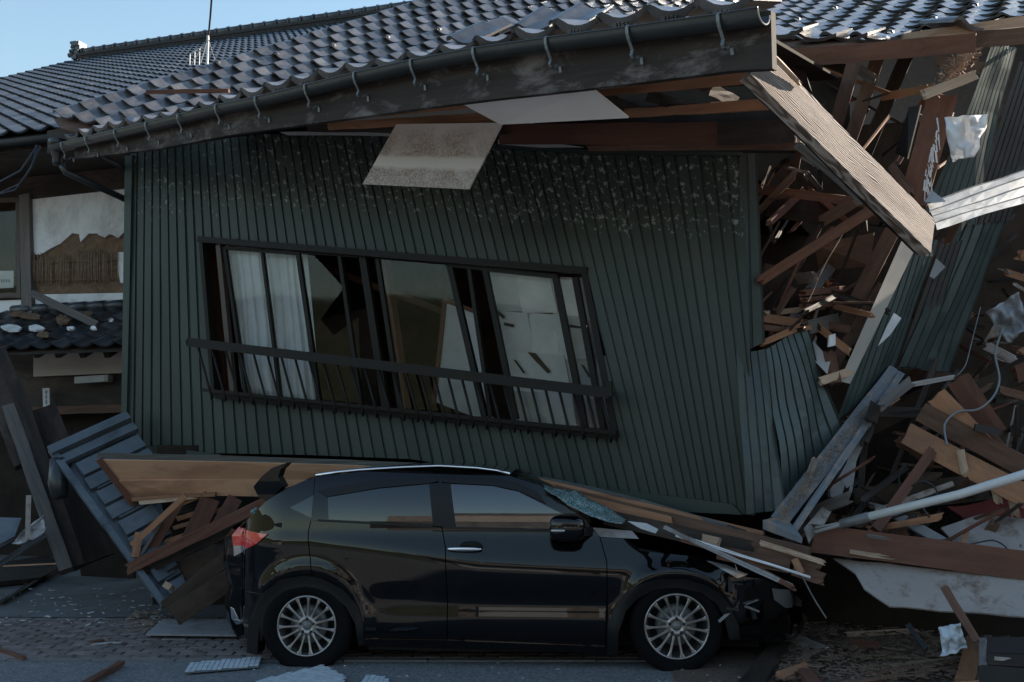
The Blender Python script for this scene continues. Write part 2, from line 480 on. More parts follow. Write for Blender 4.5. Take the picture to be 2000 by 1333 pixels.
pmat('interior_mud', (.05, .036, .028), (.10, .072, .055), 4, .95, bmp=.4, vary=.1, spec=.1)
pmat('frame_bronze', (.012, .010, .009), (.02, .017, .015), 8, .5, bmp=.05, spec=.18, metallic=0, vary=0)
pmat('frame_brown', (.05, .03, .022), (.08, .05, .036), 8, .5, bmp=.05, vary=0)
pmat('blue_metal', (.085, .102, .118), (.125, .145, .164), 5, .42, bmp=.06, dirt=(.055, .062, .07), dscale=3, vary=0)
pmat('sill_metal', (.09, .105, .12), (.14, .155, .17), 5, .5, bmp=.06, dirt=(.28, .20, .145), dscale=6, vary=0)
pmat('asphalt', (.06, .061, .064), (.27, .272, .277), 55, .85, bmp=.25, bdist=.004, vary=0, spec=.3)
pmat('brick_paver', (.15, .115, .105), (.22, .175, .16), 12, .85, bmp=.2, bdist=.004, dirt=(.08, .068, .062), dscale=9, vary=.25)
pmat('paver_joint', (.025, .022, .02), (.05, .045, .04), 40, .95, bmp=.5, vary=0)
pmat('concrete', (.10, .098, .098), (.155, .152, .15), 4, .85, bmp=.12, dirt=(.075, .07, .068), dscale=1.2, vary=.05)
pmat('kerb_stone', (.14, .13, .125), (.2, .19, .18), 12, .85, bmp=.4, vary=.1)
pmat('dirt', (.10, .075, .06), (.19, .145, .115), 30, .95, bmp=.9, bdist=.015, vary=0, spec=.15)
pmat('chip_wood', (.16, .105, .075), (.3, .205, .15), 20, .9, bmp=.3, vary=.2)
pmat('chip_white', (.5, .52, .54), (.62, .64, .66), 10, .8, bmp=.2, vary=.1)
pmat('dust', (.22, .16, .12), (.36, .27, .20), 60, .95, bmp=.9, bdist=.01, vary=0, spec=.1)
pmat('plastic_white', (.50, .54, .58), (.60, .64, .68), 4, .75, bmp=.1, spec=.2, vary=0)
pmat('plastic_pipe', (.55, .55, .54), (.65, .65, .64), 5, .4, bmp=.05, vary=0)
pmat('plastic_grey', (.12, .12, .12), (.17, .17, .17), 6, .4, bmp=.05, vary=0)
pmat('black_plastic', (.012, .012, .013), (.02, .02, .021), 20, .5, bmp=.08, vary=0)
pmat('cable', (.015, .015, .017), (.025, .025, .028), 6, .5, bmp=0, vary=0)
pmat('cable_grey', (.16, .18, .2), (.22, .24, .26), 6, .5, bmp=0, vary=0)
pmat('red_cloth', (.12, .02, .015), (.2, .035, .025), 6, .8, bmp=.4, vary=0)
pmat('floor_tile', (.50, .56, .61), (.60, .66, .71), 9, .45, bmp=.03, vary=.06, dirt=(.38, .41, .45), dscale=4)
pmat('tile_grout', (.10, .12, .135), (.14, .16, .18), 20, .9, vary=0)
# translucent film
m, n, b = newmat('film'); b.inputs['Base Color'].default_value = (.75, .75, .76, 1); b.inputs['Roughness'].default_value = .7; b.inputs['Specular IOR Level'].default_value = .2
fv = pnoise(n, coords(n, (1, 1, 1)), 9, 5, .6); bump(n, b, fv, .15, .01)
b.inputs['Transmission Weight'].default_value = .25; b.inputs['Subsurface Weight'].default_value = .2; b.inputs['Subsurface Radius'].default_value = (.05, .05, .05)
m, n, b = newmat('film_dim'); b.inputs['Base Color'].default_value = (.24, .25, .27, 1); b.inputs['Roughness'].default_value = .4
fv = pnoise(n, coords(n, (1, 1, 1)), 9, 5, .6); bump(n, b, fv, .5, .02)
def glass(name, tint, rough=.02, refl=.04):
    m, n, b = newmat(name)
    tr = N(n, 'ShaderNodeBsdfTransparent'); tr.inputs[0].default_value = (*tint, 1)
    gl = N(n, 'ShaderNodeBsdfGlossy'); gl.inputs['Roughness'].default_value = rough
    lw = N(n, 'ShaderNodeLayerWeight'); pw = N(n, 'ShaderNodeMath', operation='POWER'); pw.inputs[1].default_value = 5
    n.links.new(lw.outputs['Facing'], pw.inputs[0])
    fr = N(n, 'ShaderNodeMath', operation='MULTIPLY_ADD'); fr.inputs[1].default_value = .96; fr.inputs[2].default_value = refl
    n.links.new(pw.outputs[0], fr.inputs[0])
    mx = N(n, 'ShaderNodeMixShader')
    f = pnoise(n, coords(n, (1, 1, 1)), 7, 6, .7)     # dust film
    n.links.new(ramp(n, f, [(.4, (rough,) * 3), (.8, (rough + .06,) * 3)]), gl.inputs['Roughness'])
    n.links.new(fr.outputs[0], mx.inputs[0]); n.links.new(tr.outputs[0], mx.inputs[1]); n.links.new(gl.outputs[0], mx.inputs[2])
    n.links.new(mx.outputs[0], n.nodes['Material Output'].inputs[0])
    return m
glass('window_glass', (.88, .89, .88), .02, .018)
glass('car_glass_dark', (.03, .03, .033), .005, .10)
glass('car_glass_clear', (.10, .11, .11), .002, .16)
# car paint
m, n, b = newmat('car_black'); b.inputs['Base Color'].default_value = (.0022, .0022, .0025, 1); b.inputs['Roughness'].default_value = .5; b.inputs['Specular IOR Level'].default_value = 0.0
b.inputs['Coat Weight'].default_value = 1.0; b.inputs['Coat Roughness'].default_value = .015
dv = pnoise(n, coords(n, (1, 1, 1), rnd=False), 60, 6, .7)
dd = pnoise(n, coords(n, (1, 1, 1), rnd=False), 2.2, 8, .75, .5)
n.links.new(ramp(n, dd, [(.5, (.002, .002, .0024)), (.85, (.009, .0085, .008))]), b.inputs['Base Color'])
n.links.new(ramp(n, dv, [(.45, (.005, .005, .005)), (.8, (.05, .05, .05))]), b.inputs['Coat Roughness'])
m, n, b = newmat('car_trim'); b.inputs['Base Color'].default_value = (.007, .007, .0075, 1); b.inputs['Roughness'].default_value = .5; b.inputs['Specular IOR Level'].default_value = .35
bump(n, b, pnoise(n, coords(n), 200, 2, .5), .1, .001)
m, n, b = newmat('car_under'); b.inputs['Base Color'].default_value = (.004, .004, .004, 1); b.inputs['Roughness'].default_value = .9
m, n, b = newmat('tyre_rubber'); b.inputs['Base Color'].default_value = (.0035, .0035, .004, 1); b.inputs['Roughness'].default_value = .9; b.inputs['Specular IOR Level'].default_value = .2
bump(n, b, pnoise(n, coords(n), 60, 4, .5), .2, .002)
m, n, b = newmat('alloy'); b.inputs['Metallic'].default_value = .9; b.inputs['Roughness'].default_value = .33
n.links.new(ramp(n, pnoise(n, coords(n), 14, 6, .6), [(.3, (.30, .285, .27)), (.7, (.42, .40, .385))]), b.inputs['Base Color'])
m, n, b = newmat('chrome'); b.inputs['Base Color'].default_value = (.8, .8, .82, 1); b.inputs['Metallic'].default_value = 1; b.inputs['Roughness'].default_value = .08
m, n, b = newmat('lamp_red')
n.links.new(ramp(n, pnoise(n, coords(n, (1, 1, 1)), 25, 4, .6), [(.3, (.5, .015, .015)), (.7, (.85, .07, .055))]), b.inputs['Base Color'])
b.inputs['Roughness'].default_value = .12; b.inputs['Coat Weight'].default_value = 1; b.inputs['Subsurface Weight'].default_value = .0
m, n, b = newmat('lamp_clear'); b.inputs['Base Color'].default_value = (.45, .45, .46, 1); b.inputs['Metallic'].default_value = .7; b.inputs['Roughness'].default_value = .2
m, n, b = newmat('shattered_glass')
vo = N(n, 'ShaderNodeTexVoronoi'); vo.inputs['Scale'].default_value = 90; n.links.new(coords(n, (1, 1, 1)), vo.inputs['Vector'])
n.links.new(ramp(n, vo.outputs['Distance'], [(.15, (.38, .5, .5)), (.6, (.08, .15, .155))]), b.inputs['Base Color'])
b.inputs['Roughness'].default_value = .18; b.inputs['Coat Weight'].default_value = .6
bump(n, b, vo.outputs['Distance'], 1.0, .006)
G = MATS

# ------------------------------------------------------------------ ground
def flat(name, x0, x1, y0, y1, z, mat, **kw):
    o = mobj(name, [(x0, y0, z), (x1, y0, z), (x1, y1, z), (x0, y1, z)], [(0, 1, 2, 3)], mat); tag(o, kind='structure'); return o
YE = gnd(700, 1292).y              # where the road meets the pavement
YB = gnd(700, 1212).y + .15        # back of the brick band
flat('ground', -300, 300, -300, 600, -.012, G['concrete'])
flat('road', -60, 60, -9, YE, -.004, G['asphalt'])
pav = flat('pavement', -16, 16, YE + .09, YB, -.004, G['paver_joint'])
flat('forecourt', -16, 16, YB, YB + 16, .0, G['concrete'])
# thin concrete edging between road and pavers, in lengths
for k in range(-9, 8):
    mb = MB(); mb.box((k * .6 + .004, YE + .005, -.02), (k * .6 + .596, YE + .085, .006 + random.uniform(-.002, .002)))
    mb.build('edging_stone', G['kerb_stone'], pav)
# brick pavers, running bond
pm = MB(); pm.box((-.097, -.047, -.03), (.097, .047, .0))
pvm = mesh('brick', pm.v, pm.f)
bm = bmesh.new(); bm.from_mesh(pvm)
bmesh.ops.bevel(bm, geom=[e for e in bm.edges if all(v.co.z > -.01 for v in e.verts)], offset=.006, segments=1, affect='EDGES')
bm.to_mesh(pvm); bm.free(); pvm.materials.append(G['brick_paver'])
cand = []
row = 0; y = YE + .09 + .052
while y < YB - .03:
    k = 0
    for i in range(-26, 22):
        x = i * .204 + (row % 2) * .102
        px, py, _ = proj(Vector((x, y, 0)))
        cand.append((0 if (-40 < px < 2040 and (px < 520 or py > 1262) and px < 1480) else 1, y, x))
    y += .104; row += 1
cand.sort()
rest = MB()
for q, (hid, y, x) in enumerate(cand):
    dz = random.uniform(-.002, .004); rz = random.uniform(-.02, .02)
    if q < 300 and not hid:
        o = link('brick', pvm, None, pav, Matrix.Translation((x, y, dz + .006)) @ Matrix.Rotation(rz, 4, 'Z'))
    else:
        rest.box((x - .097, y - .047, -.02), (x + .097, y + .047, .006 + dz))
o = rest.build('brick_field', G['brick_paver'], pav); o['kind'] = 'stuff'

# ------------------------------------------------------------------ fallen house : the upper storey
HB = at(900, 1000, 8.6); HB.z = 0
house = empty('collapsed_house', HB, 'collapsed green metal clad upper storey with tiled roof, sitting on the black car', 'house')
WL = at(255, 600, 10.0); WR = at(1447, 600, 7.4)
wdir = (WR - WL); wdir.z = 0; wdir.normalize()
wn = Vector((wdir.y, -wdir.x, 0))
if wn.y > 0: wn = -wn
def W(px, py, d=0.0):
    return on_plane(px, py, WL + wn * d, wn)
TOP = [(240, 303), (500, 262), (700, 262), (980, 282), (1150, 294), (1300, 297), (1460, 299)]
BOT = [(240, 882), (600, 889), (800, 897), (1000, 925), (1170, 962), (1300, 985), (1440, 1004), (1600, 1020)]
SHEAR = [(257, -10), (300, -2), (380, 30), (470, 66), (560, 100), (700, 140), (850, 162), (1000, 172), (1100, 168), (1200, 148), (1350, 98), (1447, 66)]
NS = 62
def strip_x(k, t):
    p = WL.lerp(WR, k / NS); xt = proj(Vector((p.x, p.y, 3.0)))[0]
    return xt, xt + interp(SHEAR, xt)
def wall_uvpx(k, t):
    xt, xb = strip_x(k, t)
    yt = interp(TOP, xt); yb = interp(BOT, xb)
    x = lerp(xt, xb, t); y = lerp(yt, yb, t)
    return x, y
def corner_x(y): return interp([(290, 1449), (600, 1462), (760, 1466), (1010, 1476)], y)
WIN = [(392, 468), (1143, 528), (1204, 850), (418, 772)]     # window opening outline
def in_win(x, y):
    s = None
    for (x0, y0), (x1, y1) in zip(WIN, WIN[1:] + WIN[:1]):
        c = (x1 - x0) * (y - y0) - (y1 - y0) * (x - x0)
        if c < 0: return False
    return True
NR = 44
def islands(me):
    """a strip cut by the window becomes an upper and a lower piece"""
    bm = bmesh.new(); bm.from_mesh(me); bm.faces.ensure_lookup_table(); seen = set(); out = []
    for f in bm.faces:
        if f.index in seen: continue
        st = [f]; grp = set()
        while st:
            g = st.pop()
            if g.index in grp: continue
            grp.add(g.index)
            for v in g.verts:
                for h in v.link_faces:
                    if h.index not in grp: st.append(h)
        seen |= grp; out.append(grp)
    bm.free()
    if len(out) == 1: return [me]
    res = []
    for grp in out:
        c = me.copy(); b2 = bmesh.new(); b2.from_mesh(c); b2.faces.ensure_lookup_table()
        bmesh.ops.delete(b2, geom=[f for f in b2.faces if f.index not in grp], context='FACES')
        b2.to_mesh(c); b2.free(); res.append(c)
    return res
def siding_strip(k):
    vs = []; fs = []; uvs = []
    prof = [(0.0, 0), (.80, 0), (.84, -.013), (.985, -.013), (1.0, 0)]
    rows = []
    rnd = random.Random(k)
    off = rnd.uniform(-.002, .002)
    for r in range(NR + 1):
        t = r / NR; row = []
        for (s, d) in prof:
            x, y = wall_uvpx(k + s, t)
            cx = corner_x(y)
            cl = x > cx
            x = min(x, cx)
            bow = .05 * math.sin(math.pi * t) * sstep(.3, 1, k / NS) + .012 * noise.noise(Vector((k * .13, t * 3, 0)))
            p = W(x, y, d + off + bow)
            vs.append(p); uvs.append(((k + s) * .1, (1 - t), ))
            row.append((len(vs) - 1, x, y, cl))
        rows.append(row)
    for r in range(NR):
        for c in range(len(prof) - 1):
            q = [rows[r][c], rows[r][c + 1], rows[r + 1][c + 1], rows[r + 1][c]]
            mx = sum(a[1] for a in q) / 4; my = sum(a[2] for a in q) / 4
            if in_win(mx, my): continue
            if all(a[3] for a in q): continue
            fs.append(tuple(a[0] for a in q))
    if not fs: return
    me = mesh('siding_strip', vs, fs)
    ul = me.uv_layers.new(name='UVMap')
    for l in me.loops:
        ul.data[l.index].uv = (uvs[l.vertex_index][0], uvs[l.vertex_index][1])
    bm = bmesh.new(); bm.from_mesh(me)
    bmesh.ops.delete(bm, geom=[v for v in bm.verts if not v.link_faces], context='VERTS')
    bm.to_mesh(me); bm.free()
    for part in islands(me): link('siding_strip', part, G['siding_green'], house)
for k in range(NS): siding_strip(k)
def uvplane(o, k=1.0, lo=0.2):
    me = o.data; ul = me.uv_layers.new(name='UVMap')
    for l in me.loops:
        v = me.vertices[l.vertex_index].co; ul.data[l.index].uv = (v.x * k, lo)
def wpoly(name, pts, d, th, mat, parent=house, **kw):
    return board(name, [W(x, y, d) for x, y in pts], th, mat, parent, **kw)
def wbar(name, a, b, w, dp, mat, parent=house, d=0.03):
    """bar on the wall plane; w px wide"""
    p = W(a[0], a[1], d); q = W(b[0], b[1], d)
    return beam(name, p, q, w * (p.y + q.y) / 2 / FPX, dp, mat, parent, face=wn, rough=.001)
# corner cover, left edge trim, top and bottom flashings
o = ribbed('corner_trim', W(1444, 300, .02), W(1478, 300, .0), W(1494, 668, -.06), W(1449, 690, .03), 2, G['siding_green'], house, .01, 8, .01); uvplane(o)
o = wpoly('corner_trim', [(244, 305), (258, 303), (252, 600), (246, 860), (240, 882), (236, 860)], .03, .03, G['siding_green']); uvplane(o)
o = wpoly('top_flashing', [(975, 281), (1160, 293), (1448, 297), (1448, 304), (1160, 301), (975, 289)], .035, .03, G['siding_green']); uvplane(o)
o = wpoly('base_flashing', [(243, 866), (300, 872), (430, 888), (430, 896), (240, 895)], .05, .02, G['siding_green']); uvplane(o)
o = wpoly('base_flashing', [(1180, 955), (1300, 968), (1430, 985), (1450, 1006), (1330, 1000), (1190, 968)], .03, .02, G['siding_green']); uvplane(o)
# sheathing behind the metal
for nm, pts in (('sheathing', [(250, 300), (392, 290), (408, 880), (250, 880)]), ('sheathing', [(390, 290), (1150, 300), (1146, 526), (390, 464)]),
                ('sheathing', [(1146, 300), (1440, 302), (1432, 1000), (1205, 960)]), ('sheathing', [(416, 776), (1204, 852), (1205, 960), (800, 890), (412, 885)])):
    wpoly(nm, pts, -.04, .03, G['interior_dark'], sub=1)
# pale wrap showing at the head of the wall
wpoly('house_wrap', [(545, 258), (640, 256), (760, 258), (762, 266), (650, 264), (560, 264)], .05, .01, G['paper_white'], wob=.02)
wpoly('house_wrap', [(972, 273), (1060, 278), (1140, 288), (1060, 289), (972, 281)], .05, .01, G['paper_white'], wob=.02)

# ---- window
wf = wbar('window_frame', (385, 467), (1146, 529), 13, .07, G['frame_bronze'], d=.05)
def wsub(a, b, w, dp=.05, d=.03, mat='frame_bronze', nm='sash_bar'): return wbar(nm, a, b, w, dp, G[mat], wf, d)
wsub((391, 470), (416, 775), 9, .08, .04, nm='jamb'); wsub((1140, 530), (1202, 855), 13, .08, .04, nm='jamb')
wsub((412, 770), (1204, 850), 16, .09, .05, nm='sill')
wsub((425, 478), (453, 768), 11, .05, .0, 'frame_brown')
for (a, b, ww) in (((437, 482), (478, 770), 7), ((580, 490), (622, 785), 9), ((510, 486), (545, 775), 6), ((436, 484), (585, 496), 6),
                   ((706, 497), (752, 800), 15), ((661, 494), (704, 790), 8), ((585, 492), (700, 500), 7),
                   ((735, 500), (780, 800), 9), ((876, 515), (945, 815), 12), ((915, 524), (957, 815), 8), ((945, 520), (1006, 820), 11),
                   ((1083, 538), (1142, 840), 13), ((1122, 542), (1178, 845), 12), ((870, 516), (1085, 540), 9), ((730, 500), (875, 514), 6)):
    wsub(a, b, ww, .045, -.02)
for pts in ([(438, 486), (510, 490), (545, 772), (478, 768)], [(514, 490), (580, 494), (620, 782), (548, 774)],
            [(735, 504), (876, 517), (940, 812), (780, 798)], [(948, 524), (1083, 541), (1140, 838), (1006, 818)], [(1088, 545), (1120, 548), (1176, 842), (1144, 838)]):
    wpoly('pane', pts, -.035, .0006, G['window_glass'], wf, sub=1)
# broken pane left in the second light
wpoly('pane', [(588, 496), (614, 500), (672, 562), (626, 625), (652, 655), (700, 620), (706, 790), (624, 784)], -.035, .0006, G['window_glass'], wf, sub=1)
# things seen inside
def inside(nm, pts, d, mat, wob=0, th=.01): return wpoly(nm, pts, d, th, G[mat], house, wob=wob, sub=8 if wob else 1)
def curtain(x0, y0, x1, y1, x2, y2, x3, y3, d, nf, seed):
    grid = []
    for r in range(13):
        t = r / 12; row = []
        for c_ in range(nf * 8 + 1):
            s = c_ / (nf * 8); x = lerp(lerp(x0, x1, s), lerp(x3, x2, s), t); y = lerp(lerp(y0, y1, s), lerp(y3, y2, s), t)
            ph = s * nf * 2 * math.pi + 1.3 * noise.noise(Vector((s * 3, t * 2, seed))) * 2
            row.append(W(x, y, d + (.012 + .012 * t) * math.sin(ph) + .02 * noise.noise(Vector((s * 4, t * 3, seed + 4)))))
        grid.append(row)
    return sheet('curtain', grid, G['blind_grey'], house, .001, True)
curtain(440, 478, 512, 484, 548, 790, 472, 760, -.12, 4, 1.0)
curtain(512, 484, 600, 490, 628, 800, 546, 790, -.14, 5, 6.0)
paper_rows = [(532, 612), (606, 692), (684, 770), (760, 850)]
for r, (y0, y1) in enumerate(paper_rows):
    for c in range(4):
        x0 = 950 + c * 58 + r * 14; x1 = x0 + 66
        dy = (x0 - 950) * .06
        inside('paper_sheet', [(x0, y0 + dy), (x1, y0 + dy + 5), (x1 + 16, y1 + dy + random.uniform(-6, 6)), (x0 + 14, y1 + dy + random.uniform(-6, 6))], -.13 - .008 * ((r + c) % 3), 'paper_white', .03, .003)
for q in ([(958, 596), (986, 618), (984, 624), (962, 606)], [(984, 630), (1004, 634), (1003, 640), (985, 636)], [(1030, 688), (1046, 690), (1075, 726), (1070, 730), (1046, 706)], [(1002, 702), (1008, 704), (1026, 728), (1022, 730)], [(1134, 712), (1140, 714), (1154, 736), (1150, 738)], [(1112, 634), (1134, 638), (1134, 642), (1112, 640)]):
    inside('paper_tear', q, -.115, 'interior_dark', 0, .004)
inside('shoji_panel', [(868, 588), (930, 610), (965, 830), (848, 785)], -.45, 'paper_white', .01, .02)
wbar('shoji_frame', (868, 586), (846, 790), 8, .03, G['red_wood'], d=-.43)
wbar('shoji_frame', (866, 586), (935, 612), 8, .03, G['red_wood'], d=-.43)
wbar('inner_rail', (600, 510), (880, 615), 12, .06, G['brown_wood'], d=-.9)
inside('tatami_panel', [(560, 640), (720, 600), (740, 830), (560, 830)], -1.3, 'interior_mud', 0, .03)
wbar('inner_post', (745, 500), (790, 820), 14, .1, G['red_wood'], d=-.2)
wbar('inner_post', (405, 470), (438, 780), 16, .1, G['red_wood'], d=-.25)
# room behind
def wp3(u, z, d):
    """wall-plane metres: u along, z height, d depth outward"""
    p = WL + wdir * u + wn * d; return Vector((p.x, p.y, z))
UW = (WR - WL).length
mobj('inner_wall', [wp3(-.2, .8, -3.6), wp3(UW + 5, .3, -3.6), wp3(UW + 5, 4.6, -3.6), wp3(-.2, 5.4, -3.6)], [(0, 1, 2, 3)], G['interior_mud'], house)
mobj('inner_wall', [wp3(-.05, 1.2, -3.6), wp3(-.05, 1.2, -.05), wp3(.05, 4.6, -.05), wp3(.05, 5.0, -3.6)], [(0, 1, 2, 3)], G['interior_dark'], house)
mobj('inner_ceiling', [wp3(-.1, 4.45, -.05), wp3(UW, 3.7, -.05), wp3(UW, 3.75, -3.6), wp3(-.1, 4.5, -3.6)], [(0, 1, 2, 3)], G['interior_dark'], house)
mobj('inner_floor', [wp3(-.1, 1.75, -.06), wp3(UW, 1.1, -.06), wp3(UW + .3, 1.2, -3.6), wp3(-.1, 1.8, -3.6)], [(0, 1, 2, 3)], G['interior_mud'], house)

# ---- window railing
rail = beam('window_railing', W(364, 668, .30), W(1190, 768, .30), 18 * 8.8 / FPX, .05, G['frame_bronze'], house, face=wn, rough=.0)
NB = 30
for k in range(NB):
    s = (k + .5) / NB
    a = W(lerp(372, 1186, s), lerp(672, 770, s), .28)
    b_ = W(lerp(398, 1206, s), lerp(768, 852, s), .28)
    bi = W(lerp(400, 1206, s), lerp(772, 856, s), .10)
    dn = Vector((0, 0, -1))
    c1 = b_ + dn * .02 - wn * .01
    mb = MB(); mb.tube([a, b_, b_ + dn * .03 - wn * .02, bi + dn * .035, bi + wn * .0], .011, 6)
    mb.build('baluster', G['frame_bronze'], rail, True)
for s, e in (((396, 762), (1204, 846)),):
    mb = MB(); mb.bar(W(s[0], s[1], .1), W(e[0], e[1], .1), .03, .03); mb.build('bottom_rail', G['frame_bronze'], rail)
mb = MB(); mb.bar(W(1190, 745, .3), W(1192, 775, .3), .03, .04); mb.bar(W(1192, 768, .3), W(1192, 768, 0), .03, .03); mb.bar(W(366, 668, .3), W(366, 668, 0), .03, .03)
mb.build('rail_bracket', G['frame_bronze'], rail)
# ------------------------------------------------------------------ roof tiles
def tile_mesh(name, wd, ln, mat, guard=False, apron=False):
    prof = [(0, .026), (.07, .043), (.16, .046), (.26, .030), (.38, .010), (.52, .0), (.66, -.001), (.80, .006), (.92, .018), (1.04, .030)]
    th = .022
    vs = []; fs = []; n = len(prof)
    for y, dz in ((0, .028), (ln * .5, .012), (ln, -.006)):
        for t, z in prof: vs.append(((t - .5) * wd, y, z + dz))
    for r in range(2):
        for c in range(n - 1):
            a = r * n + c; fs.append((a, a + 1, a + n + 1, a + n))
    b0 = len(vs)                       # lip
    for t, z in prof: vs.append(((t - .5) * wd, 0, z + .028))
    for t, z in prof:
        vs.append(((t - .5) * wd, .004, z + .028 - th))
    for c in range(n - 1): fs.append((b0 + c + n, b0 + c + n + 1, b0 + c + 1, b0 + c))
    b1 = len(vs)                       # underside
    for y, dz in ((.004, .028 - th), (ln, -.006 - .012)):
        for t, z in prof: vs.append(((t - .5) * wd, y, z + dz))
    for c in range(n - 1): fs.append((b1 + c + n, b1 + c + n + 1, b1 + c + 1, b1 + c))
    sm = [True] * (2 * (n - 1)) + [False] * (n - 1) + [True] * (n - 1)
    # side edges
    for c0 in (0, n - 1):
        fs.append((c0, 2 * n + c0, b1 + n + c0, b1 + c0)); sm.append(False)
    if guard:                          # snow guard loop on the hump
        b2 = len(vs); R_ = .034; m_ = 10
        for k in range(m_ + 1):
            a = math.pi * k / m_
            for (rr, yy) in ((R_, -.004), (R_ - .016, -.004), (R_ - .016, .022), (R_, .022)):
                vs.append((-.30 * wd + .01 + math.cos(a) * rr * 1.1, yy, .06 + math.sin(a) * rr * 1.0))
        for k in range(m_):
            for q in range(4):
                q2 = (q + 1) % 4
                fs.append((b2 + k * 4 + q, b2 + (k + 1) * 4 + q, b2 + (k + 1) * 4 + q2, b2 + k * 4 + q2)); sm.append(False)
    if apron:                          # deep curved front plate of an eave tile, with a small relief emblem
        b3 = len(vs)
        for t, z in prof: vs.append(((t - .5) * wd, -.012, z + .034))
        for t, z in prof:
            low = -.055 + .085 * abs(2 * t - 1.1) ** 2.2
            vs.append(((t - .5) * wd, -.004, min(z + .015, low + .028)))
        for c in range(n - 1): fs.append((b3 + c + n, b3 + c + n + 1, b3 + c + 1, b3 + c)); sm.append(False)
        for c in range(n - 1): fs.append((b3 + c, b3 + c + 1, c + 1, c)); sm.append(False)
        for (x0, x1, z0, z1) in ((-.05, -.02, -.012, .012), (-.01, .0, -.016, .014), (.01, .03, -.012, -.002), (.01, .03, .004, .012), (.04, .05, -.012, .01)):
            b4 = len(vs)
            vs += [(x0, -.016, z0), (x1, -.016, z0), (x1, -.016, z1), (x0, -.016, z1), (x0, -.004, z0), (x1, -.004, z0), (x1, -.004, z1), (x0, -.004, z1)]
            for f in BOXF: fs.append(tuple(b4 + i for i in f)); sm.append(False)
    me = bpy.data.meshes.new(name); me.from_pydata(vs, [], fs); me.update()
    me.polygons.foreach_set('use_smooth', sm)
    me.materials.append(mat)
    return me
TWD, TLN = .288, .33
T1 = tile_mesh('roof_tile', TWD, TLN, G['glazed_tile'])
T2 = tile_mesh('roof_tile', TWD, TLN, G['glazed_tile'], guard=True)
T3 = tile_mesh('eave_tile', .31, .26, G['glazed_tile'], apron=True)
F1 = tile_mesh('roof_tile', .275, .31, G['glazed_tile_far'])
F2 = tile_mesh('roof_tile', .275, .31, G['glazed_tile_far'], guard=True)
def axes(o, x, y):
    x = x.normalized(); z = x.cross(y).normalized(); y = z.cross(x)
    return Matrix(((x.x, y.x, z.x, o.x), (x.y, y.y, z.y, o.y), (x.z, y.z, z.z, o.z), (0, 0, 0, 1)))
def field(parent, items, meshes, nmax=300, jit=.02, name='roof_tile'):
    """items: (priority, origin, rowdir, updir, guard). the largest in view become objects, the rest one mesh"""
    items.sort(key=lambda a: a[0]); vs = []; fs = []; sm = []
    for q, (pr, o, x, y, g) in enumerate(items):
        m = axes(o, x, y) @ Matrix.Rotation(random.uniform(-jit, jit), 4, 'Z') @ Matrix.Rotation(random.uniform(-jit, jit) * .7, 4, 'X') @ Matrix.Rotation(random.uniform(-jit, jit) * .7, 4, 'Y')
        if q < nmax and pr < 1e6:
            link(name, meshes[1 if g else 0], None, parent, m)
        else:
            src = meshes[0]; b = len(vs)
            vs += [tuple(m @ v.co) for v in src.vertices]; fs += [tuple(i + b for i in p.vertices) for p in src.polygons]; sm += [p.use_smooth for p in src.polygons]
    if fs:
        me = bpy.data.meshes.new('tile_field'); me.from_pydata(vs, [], fs); me.update(); me.polygons.foreach_set('use_smooth', sm)
        o = link('tile_field', me, meshes[0].materials[0], parent); o['kind'] = 'stuff'

# ---- warped main roof
A0 = Vector((-1.97, 10.94, 5.92))
RL, RR = Vector((.243, -.1256, -.094)), Vector((.229, -.175, -.045))
UL, UR = Vector((.183, .142, .126)), Vector((.116, .186, .126))
def roofP(i, j):
    n = 40; p = A0.copy(); st = i / n
    for k in range(n):
        s = sstep(-4, 20, st * (k + .5)); p = p + RL.lerp(RR, s) * st
    s = sstep(-4, 20, i)
    u = UL.lerp(UR, s)
    return p + u * j, RL.lerp(RR, s), u
I0, I1, J0, J1 = -2, 25, -16, 24
EDGE = [(-200, 330), (100, 268), (297, 246), (512, 196), (705, 150), (938, 104), (1239, 66), (1440, 42), (1478, 60), (1500, 86), (1790, 88), (1830, 66), (2000, 46), (2300, 40)]
def jlow(i):
    j = 14.0
    while j > J0:
        px, py, _ = proj(roofP(i, j - .5)[0])
        if py > interp(EDGE, px) or px < 112: break
        j -= .5
    return j
roof = None
grid = []
for jj in range(0, 16):
    row = []
    for i in range(I0, I1 + 2):
        j = lerp(jlow(i) - (2.5 if 2 < i < 16 else 0), J1, jj / 15)
        p, r, u = roofP(i - .5, j); nn = r.cross(u).normalized()
        row.append(p - nn * .035)
    grid.append(row)
roof = sheet('roof', grid, G['brown_wood'], house, th=.02, smooth=False)
ridge_back = sheet('roof_back_slope', [grid[-1], [p + Vector((1.6, 2.6, -1.3)) for p in grid[-1]]], G['glazed_tile_far'], house, th=.03, smooth=False)
items = []
for i in range(I0, I1):
    for j in range(J0, J1 - 1):
        if j < jlow(i) - .2: continue
        p, r, u = roofP(i, j)
        px, py, dd = proj(p)
        gy = interp([(100, 270), (512, 190), (938, 95), (1416, 30), (1490, 12), (1491, 400)], px)
        vis = -40 < px < 2040 and -25 < py < gy + 15
        items.append((dd if vis else 1e7 + dd, p, r, u, (i * 3 + j * 5) % 13 == 0))
field(roof, items, (T1, T2), 300, .05)

